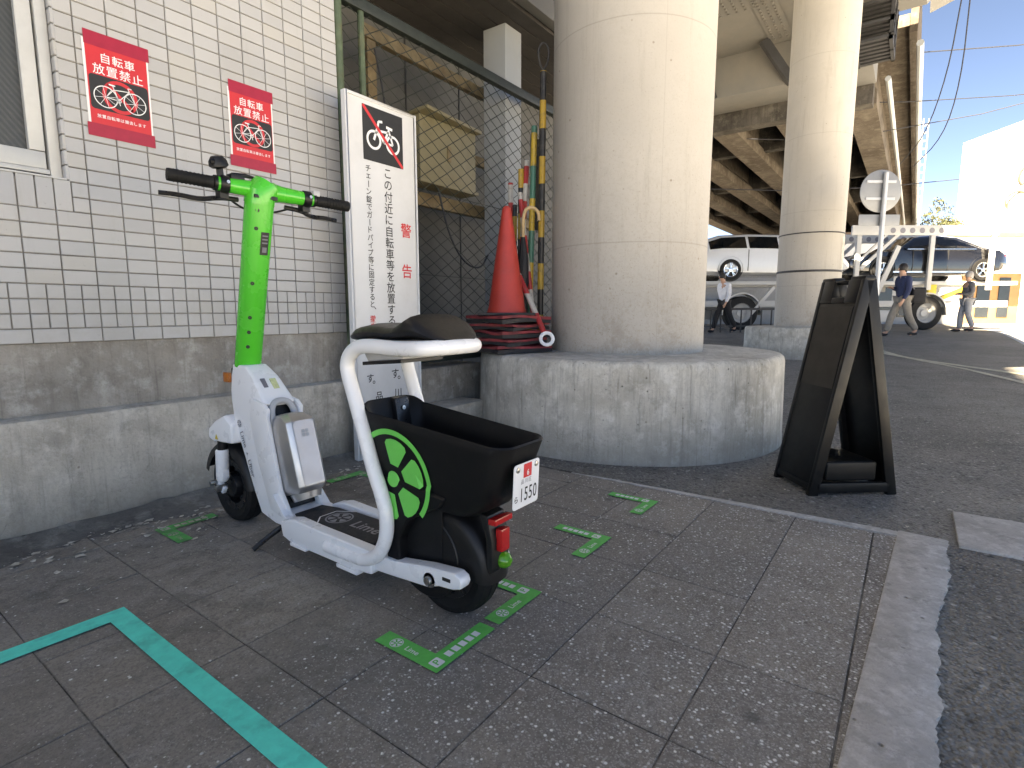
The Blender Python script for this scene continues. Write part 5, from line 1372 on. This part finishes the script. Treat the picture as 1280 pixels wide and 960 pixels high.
    for sg in (-1, 1):
        xx = X + sg * .066
        MB(o).tube([(xx, 1.948, .315), (xx, 1.957, .255)], .0165, 16).build('fork_stanchion', 'black', t)
        f = MB(o); f.tube([(xx, 1.955, .283), (xx, 1.955, .278), (xx, 1.966, .175), (xx, 1.968, .165)], [.019, .0225, .0215, .017], 18); f.box((xx - .012, 1.94, .178), (xx + .012, 1.962, .208)); f.build('fork_leg', 'white', t, bevel=.002)
        MB(o).beam((xx, 2.005, .163), (xx, 1.955, .128), .016, .026).build('fork_link', 'white', t, bevel=.004)
        MB(o).lathe([(.001, -.02), (.0085, -.02), (.010, -.012), (.010, .02)], (xx + sg * .012, 1.995, .157), (-sg, 0, 0), 14).lathe([(.001, -.02), (.012, -.018), (.012, .02)], (xx + sg * .008, FA.y - .004, FA.z), (-sg, 0, 0), 14).build('axle_nut', 'steel', t)
    ff = MB(o); rg = []
    for k in range(19):
        a = R(15 + k * 9.0); rr_ = .158
        rg.append([Vector((X + x_, FA.y + math.cos(a) * r_, FA.z + math.sin(a) * r_)) for x_, r_ in ((-.052, rr_ - .03), (-.050, rr_ - .004), (-.035, rr_ + .006), (0, rr_ + .010), (.035, rr_ + .006), (.050, rr_ - .004), (.052, rr_ - .03))])
    ff.loft(rg, closed=False, cap0=False, cap1=False); ff.build('front_fender', 'black', t, ang=60)
    # ---- battery
    ba = Vector((X, 1.600, .175)); bd = Vector((0, .078, .268)).normalized(); bn = Vector((0, -bd.z, bd.y)); L = .262
    def bring(s, w, d0, d1, c_): 
        P = lambda x, d: ba + bd * s + Vector((x, 0, 0)) + bn * d
        return [P(-w, d0), P(w, d0), P(w, d1 - c_), P(w - c_, d1), P(-w + c_, d1), P(-w, d1 - c_)]
    bt = MB(o); bt.loft([bring(0, .045, 0, .095, .02), bring(.018, .051, -.006, .108, .014), bring(L - .035, .052, -.006, .112, .014), bring(L - .008, .046, -.002, .085, .02), bring(L, .034, .01, .06, .018)])
    bat = bt.build('battery', 'alu', t, bevel=.004, ang=30)
    fc = MB(o)
    def fp(x, s, d): return ba + bd * s + Vector((x, 0, 0)) + bn * d
    fc.add([fp(x, s, .1125 if s > .1 else .1095) for x, s in ((-.036, .024), (.036, .024), (.036, L - .045), (.024, L - .034), (-.024, L - .034), (-.036, L - .045))], [(0, 1, 2, 3, 4, 5)]); fc.build('face_plate', 'aluface', bat, smooth=False)
    lg = Sheet()
    for i in range(2):
        for jj in range(2): lg.rrect(-.012 + i * .013, -.012 + jj * .013, -.001 + i * .013, -.001 + jj * .013, .003)
    lg.put('badge', 'grey', bat, fp(0, L - .075, .1135) - Vector(o), (1, 0, 0), bd, 0)
    hb = MB(o); hb.tube([fp(-.040, L - .03, .012), fp(-.040, L + .018, .012), fp(-.026, L + .044, .012), (fp(0, L + .05, .012)), fp(.026, L + .044, .012), fp(.040, L + .018, .012), fp(.040, L - .03, .012)], .0105, 10, smooth=2); hb.build('carry_handle', 'grey', bat)
    MB(o).tube([ba - bd * .024 + bn * .048, ba + bn * .046], [.043, .050], 24).build('battery_socket', 'alu', t)
    MB(o).prism([(1.712, .462), (1.688, .468), (1.585, .135), (1.612, .13)], 0, X - .055, X + .055).build('battery_gasket', 'black', t, bevel=.003)
    # ---- deck
    dk = MB(o); dk.box((X - .085, 1.12, .078), (X + .085, 1.56, .118)); dk.build('deck', 'white', t, bevel=.006)
    for sg in (-1, 1):
        x0, x1 = (X - .112, X - .072) if sg < 0 else (X + .072, X + .112)
        rl = MB(o); rl.prism([(1.105, .078), (1.105, .142), (1.36, .146), (1.455, .150), (1.50, .140), (1.53, .128), (1.52, .082), (1.47, .070), (1.2, .070)], 0, x0, x1); rl.build('side_rail', 'white', t, bevel=.009, seg=3)
        MB(o).box((x0 - .004 if sg < 0 else x0 + .02, 1.395, .066), (x1 - .02 if sg < 0 else x1 + .004, 1.475, .076)).build('rail_pad', 'white', t, bevel=.003); MB(o).box((x0 - .004 if sg < 0 else x0 + .02, 1.16, .062), (x1 - .02 if sg < 0 else x1 + .004, 1.25, .073)).build('rail_pad', 'white', t, bevel=.003)
        gs = MB(o); gs.prism([(1.61, .19), (1.55, .13), (1.50, .122), (1.56, .118)], 0, X + sg * .058, X + sg * .085); gs.build('gusset', 'white', t, bevel=.003)
    mt = MB(o); mt.prism([(X - .066, 1.13), (X + .066, 1.13), (X + .066, 1.48), (X + .05, 1.545), (X - .05, 1.545), (X - .066, 1.50)], 2, .1185, .131); mat_ = mt.build('deck_mat', 'mat', t, bevel=.002)
    m2 = MB(o); m2.prism([(X - .064, 1.15), (X + .064, 1.15), (X + .064, 1.385), (X + .03, 1.44), (X - .03, 1.44), (X - .064, 1.405)], 2, .1315, .137); m2.build('raised_pad', 'mat', mat_, bevel=.002)
    edge = Sheet().line((X - .064 - S[0], 1.405 - S[1]), (X - .03 - S[0], 1.44 - S[1]), .004).line((X - .03 - S[0], 1.44 - S[1]), (X + .03 - S[0], 1.44 - S[1]), .004).line((X + .03 - S[0], 1.44 - S[1]), (X + .064 - S[0], 1.385 - S[1]), .004)
    edge.put('pad_outline', 'whiteink', mat_, (0, 0, .1378), (1, 0, 0), (0, 1, 0))
    lgm = Sheet().slice_logo(0, 0, .043, rot=.2); lgm.text('Lime', .0, -.132, .044, -PI / 2, .012)
    lgm.put('deck_logo', 'matink', mat_, (0, 1.385 - S[1], .1376), (1, 0, 0), (0, 1, 0))
    # ---- seat frame: two tube loops joined behind the seat
    LP = [(1.30, .108), (1.178, .108), (1.128, .112), (1.078, .140), (1.050, .188), (1.043, .235), (1.052, .290), (1.092, .373), (1.124, .467), (1.158, .560), (1.176, .605), (1.181, .632), (1.168, .660), (1.135, .680), (1.09, .685), (1.02, .682), (.95, .682)]
    path = [(X - .105, y, z) for y, z in LP] + [(X - .105, .935, .683), (X - .100, .908, .684), (X - .068, .890, .685), (X, .884, .685), (X + .066, .892, .685), (X + .094, .915, .684), (X + .104, .950, .683)] + [(X + .105, y, z) for y, z in LP[::-1]]
    MB(o).tube(path, .0187, 18, smooth=2).build('seat_frame', 'white', t)
    # ---- saddle
    ss = [(1.225, .697, .699, .040), (1.205, .692, .716, .072), (1.17, .692, .733, .088), (1.125, .694, .740, .096), (1.08, .696, .739, .100), (1.035, .697, .734, .104), (1.01, .698, .738, .106), (.985, .699, .750, .110), (.965, .700, .764, .110), (.938, .700, .752, .104), (.910, .699, .728, .092), (.893, .699, .712, .076), (.882, .700, .704, .055)]
    sr = []
    for y, z0, z1, w in ss:
        h = z1 - z0; P = []
        for k in range(16):
            a = 2 * PI * k / 16
            cx_, sz = math.cos(a), math.sin(a)
            ex = (abs(cx_) ** .62) * (1 if cx_ > 0 else -1); ez = (abs(sz) ** .75) * (1 if sz > 0 else -1)
            zc = z0 + h * .5 + ez * h * .5 if sz > 0 else z0 + h * .5 + ez * h * .5
            P.append((X + ex * w * (1.0 if sz < .3 else 1 - .18 * (sz - .3)), y, zc))
        sr.append(P)
    sd_ = MB(o); sd_.loft(sr); sd = sd_.build('saddle', 'seat', t, ang=50)
    pan = MB(o); pan.prism([(1.18, .690), (.905, .690), (.915, .676), (1.16, .672)], 0, X - .082, X + .082); pan.build('seat_pan', 'black', sd, bevel=.004)
    un = MB(o); un.prism([(1.16, .671), (1.0, .671), (1.01, .652), (1.14, .640)], 0, X - .07, X + .07); un.build('seat_underside', 'grey', sd, bevel=.004)
    MB(o).prism([(1.155, .639), (1.01, .651), (1.01, .643), (1.155, .630)], 0, X - .075, X + .075).build('seat_strap', 'black', sd)
    # ---- basket
    def zr(y):   # rim height
        pts = [(.66, .471), (.75, .474), (.86, .482), (.95, .484), (1.055, .492), (1.10, .506), (1.135, .526), (1.17, .537)]
        if y <= pts[0][0]: return pts[0][1]
        for a, b_ in zip(pts, pts[1:]):
            if a[0] <= y <= b_[0]: return a[1] + (b_[1] - a[1]) * (y - a[0]) / (b_[0] - a[0])
        return pts[-1][1]
    LV = [(0, 1.085, .800, .066, .066), (.12, 1.095, .762, .078, .076), (.45, 1.125, .715, .088, .084), (.75, 1.142, .697, .094, .089), (1.0, 1.155, .680, .100, .092)]
    def outline(yf, yr, wf, wr_, rf=.045, rrr=.045, n=7):
        P = []
        def arc(cx_, cy_, r, a0):
            for k in range(n + 1):
                a = a0 + k * PI / 2 / n; P.append((cx_ + r * math.cos(a), cy_ + r * math.sin(a)))
        arc(wr_ - rrr, yr + rrr, rrr, -PI / 2); arc(wf - rf, yf - rf, rf, 0); arc(-wf + rf, yf - rf, rf, PI / 2); arc(-wr_ + rrr, yr + rrr, rrr, PI)
        return P
    def lvl(tv, inset=0.0):
        for a, b_ in zip(LV, LV[1:]):
            if a[0] <= tv <= b_[0]:
                f = (tv - a[0]) / (b_[0] - a[0]); v = [p + (q - p) * f for p, q in zip(a[1:], b_[1:])]
        return [v[0] - inset, v[1] + inset, v[2] - inset, v[3] - inset]
    zb = .288
    def bring_(tv, inset=0.0, dzv=0.0):
        yf, yr, wf, wr_ = lvl(tv, inset)
        return [(X + x, y, zb + (zr(y) - zb) * tv + dzv) for x, y in outline(yf, yr, wf, wr_, .045 - inset * .5, .045 - inset * .5)]
    bk = MB(o); bk.loft([bring_(v) for v in (0, .06, .12, .28, .45, .6, .75, .9, 1.0)] + [bring_(1.0, .003, .004), bring_(1.0, .007, .001)] + [bring_(v, .007) for v in (.75, .45, .2)], True, True, True)
    bsk = bk.build('basket', 'basket', t, ang=45)
    # centre rib inside the basket front
    MB(o).prism([(1.150, .535), (1.132, .532), (1.10, .34), (1.118, .34)], 0, X + .012, X + .062).build('rib', 'blackg', bsk, bevel=.004)
    MB(o).lathe([(.001, .003), (.006, .003), (.006, 0)], (X + .037, 1.126, .505), (0, -1, .15), 12).build('screw', 'steel', bsk)
    # lower body between basket and deck
    lo = MB(o); lo.prism([(1.115, .36), (1.075, .27), (1.062, .21), (1.075, .125), (1.02, .12), (1.025, .19), (.99, .245), (.94, .275), (.88, .30), (.86, .33)], 0, X - .0865, X + .0865); lo.build('lower_body', 'basket', t, bevel=.012, seg=3)
    # big slice emblem on the left flank
    def flank(p):
        y, z = 1.036 - p[0], .348 + p[1]
        tv = max(0.0, min(1.0, (z - zb) / (zr(y) - zb)))
        yf, yr, wf, wr_ = lvl(tv)
        f = (y - yr) / (yf - yr); w = wr_ + (wf - wr_) * f
        if z < .345: w = max(w, .0865)
        # front corner rounding
        cy_ = yf - .045
        if y > cy_ and z > zb: 
            w2 = wf - .045 + math.sqrt(max(0, .045 ** 2 - (min(y, yf - .002) - cy_) ** 2)); w = max(w2, .0865 if z < .36 else w2)
        return (X - w - .0022 - S[0], y - S[1], z)
    em = Sheet()
    def dense_poly(P, ccx, ccy):
        em.poly(P)
    em.ring(0, 0, .117, .131, R(-38), R(122), 40)
    for k in range(6):
        a = R(78 - 60 * k); g = R(23)
        def rp(r, b): return (r * math.cos(b), r * math.sin(b))
        P = [rp(.040, a - .35), rp(.096, a - g), rp(.104, a - g * .8), rp(.107, a - g * .4), rp(.108, a), rp(.107, a + g * .4), rp(.104, a + g * .8), rp(.096, a + g), rp(.040, a + .35)]
        cxm = sum(p[0] for p in P) / 9; cym = sum(p[1] for p in P) / 9
        ok = [p for p in P if .348 + p[1] > .20]
        lowest = .348 + min(p[1] for p in P)
        if 1.036 - min(p[0] for p in P) > 1.115: continue
        em.add(P + [(cxm, cym)], [(i, (i + 1) % 9, 9) for i in range(9)])
    em.disc(0, 0, .021, 20)
    em.put('slice_emblem', 'lime', bsk, (0, 0, 0), (1, 0, 0), (0, 1, 0), fn=flank)
    # ---- rear wheel, fender, swing arm
    RA = Vector((1.0, .912, .136)); wheel(RA, .136)
    fd = MB(o); rg = []
    for k in range(25):
        a = R(-6 + k * 8.0)
        ro = .150
        ang_ = a
        d = lambda r: (RA.y - math.cos(ang_) * r, RA.z + math.sin(ang_) * r)
        row = []
        for x_, r_ in ((-.049, .03), (-.050, .10), (-.049, .128), (-.042, .142), (-.026, ro - .001), (0, ro + .002), (.026, ro - .001), (.042, .142), (.049, .128), (.050, .10), (.049, .03)):
            y_, z_ = d(r_); row.append(Vector((X + x_, y_, z_)))
        rg.append(row)
    fd.loft(rg, closed=False, cap0=False, cap1=False); fdo = fd.build('rear_fender', 'black', t, ang=60)
    for sg in (-1, 1):
        sk = MB(o); sk.lathe([(.001, 0), (.108, 0), (.112, -.004)], (X + sg * .0525, RA.y + .05, RA.z + .015), (sg, 0, 0), 36); sk.build('hub_cover', 'black', fdo)
        sk2 = MB(o); P = [(1.10, .115), (1.09, .17), (1.05, .235), (.99, .275), (.93, .292), (.90, .29), (.90, .15), (1.0, .125)]
        sk2.prism(P, 0, X + sg * .048, X + sg * .0555); sk2.build('side_cover', 'black', fdo, bevel=.003)
        xx0, xx1 = (X - .098, X - .062) if sg < 0 else (X + .062, X + .098)
        sa = MB(o); sa.prism([(1.135, .132), (1.03, .133), (.912, .152), (.822, .160), (.804, .152), (.800, .138), (.806, .124), (.83, .116), (.875, .112), (.914, .098), (1.03, .090), (1.135, .084)], 0, xx0, xx1); arm = sa.build('swing_arm', 'white', t, bevel=.007, seg=3)
        ex = X + sg * .098
        MB(o).lathe([(.001, .010), (.010, .010), (.0115, .004), (.0115, 0), (.019, 0), (.020, -.003)], (ex, .905, .120), (sg, 0, 0), 20).build('axle_nut', 'steel', arm)
        MB(o).beam((ex, .86, .138), (ex, .835, .138), .004, .008).build('slot', 'ink', arm)
    # ---- tail: bracket, reflector, lamp, green lamp, plate
    MB(o).prism([(.79, .30), (.766, .295), (.753, .235), (.752, .165), (.762, .150), (.77, .17), (.772, .24)], 0, X - .044, X + .024).build('tail_bracket', 'black', t, bevel=.006)
    MB(o).box((X - .044, .742, .276), (X + .024, .764, .291)).build('reflector', 'redlens', t, bevel=.003)
    MB(o).box((X - .026, .736, .208), (X + .006, .756, .264)).build('tail_light', 'redlens', t, bevel=.005)
    m = MB(o); m.lathe([(.001, .020), (.010, .018), (.018, .010), (.0205, 0), (.0205, -.01)], (X + .000, .750, .178), (0, -1, -.1), 24); m.build('status_lamp', 'greenlens', t)
    pu = Vector((1, 0, 0)); pv = Vector((0, -.05, 1)).normalized(); pO = Vector((X - .008, .682, .382)) - Vector(o)
    pl = MB(); M = Matrix(((1, 0, 0, pO.x), (0, pv.y, pv.z, pO.y), (0, pv.z, -pv.y, pO.z), (0, 0, 0, 1)))
    ps = []
    r_ = .008
    for cx_, cy_, a in ((.05 - r_, -.052 + r_, -PI / 2), (.05 - r_, .052 - r_, 0), (-.05 + r_, .052 - r_, PI / 2), (-.05 + r_, -.052 + r_, PI)):
        for k in range(5): ps.append((cx_ + r_ * math.cos(a + k * PI / 8), cy_ + r_ * math.sin(a + k * PI / 8)))
    nn = pu.cross(pv).normalized()
    vs = [pO + pu * p[0] + pv * p[1] + nn * .0018 for p in ps] + [pO + pu * p[0] + pv * p[1] for p in ps]; n_ = len(ps)
    pl.add(vs, [tuple(range(n_)), tuple(range(n_, 2 * n_))[::-1]] + [(i, n_ + i, n_ + (i + 1) % n_, (i + 1) % n_) for i in range(n_)]); plate = pl.build('number_plate', 'plate', t)
    ps_ = Sheet().spaced('1550', .008, -.022, .046, .0178, .006, .70); ps_.text('ら', -.039, -.028, .017, 0, .02, 1, True)
    ps_.put('plate_number', 'ink', plate, pO, pu, pv, .0024)
    Sheet().spaced('品川区', -.002, .009, .012, .015, .004).put('plate_town', 'greyink', plate, pO, pu, pv, .0024)
    Sheet().rect(-.014, .017, .018, .049).put('plate_seal', 'redink', plate, pO, pu, pv, .0024)
    Sheet().text('6', .003, .028, .014, 0, .02).put('seal_number', 'whiteink', plate, pO, pu, pv, .003)
    for sg in (-1, 1): MB().lathe([(.001, .003), (.006, .002), (.007, 0)], pO + pu * sg * .036 + pv * .040 + nn * .002, nn, 12).build('plate_screw', 'steel', plate)
    MB(o).box((X - .03, .684, .35), (X + .02, .70, .40)).build('plate_mount', 'black', t)
    # ---- kick stand
    k = MB(o); k.tube([(X - .035, 1.60, .085), (X - .055, 1.635, .06), (X - .10, 1.655, .028), (X - .132, 1.662, .0085)], [.010, .010, .009, .008], 10, smooth=1); k.tube([(X - .035, 1.60, .08), (X + .01, 1.565, .075)], .008, 8); k.build('kick_stand', 'blackg', t)
    return t
scooter()
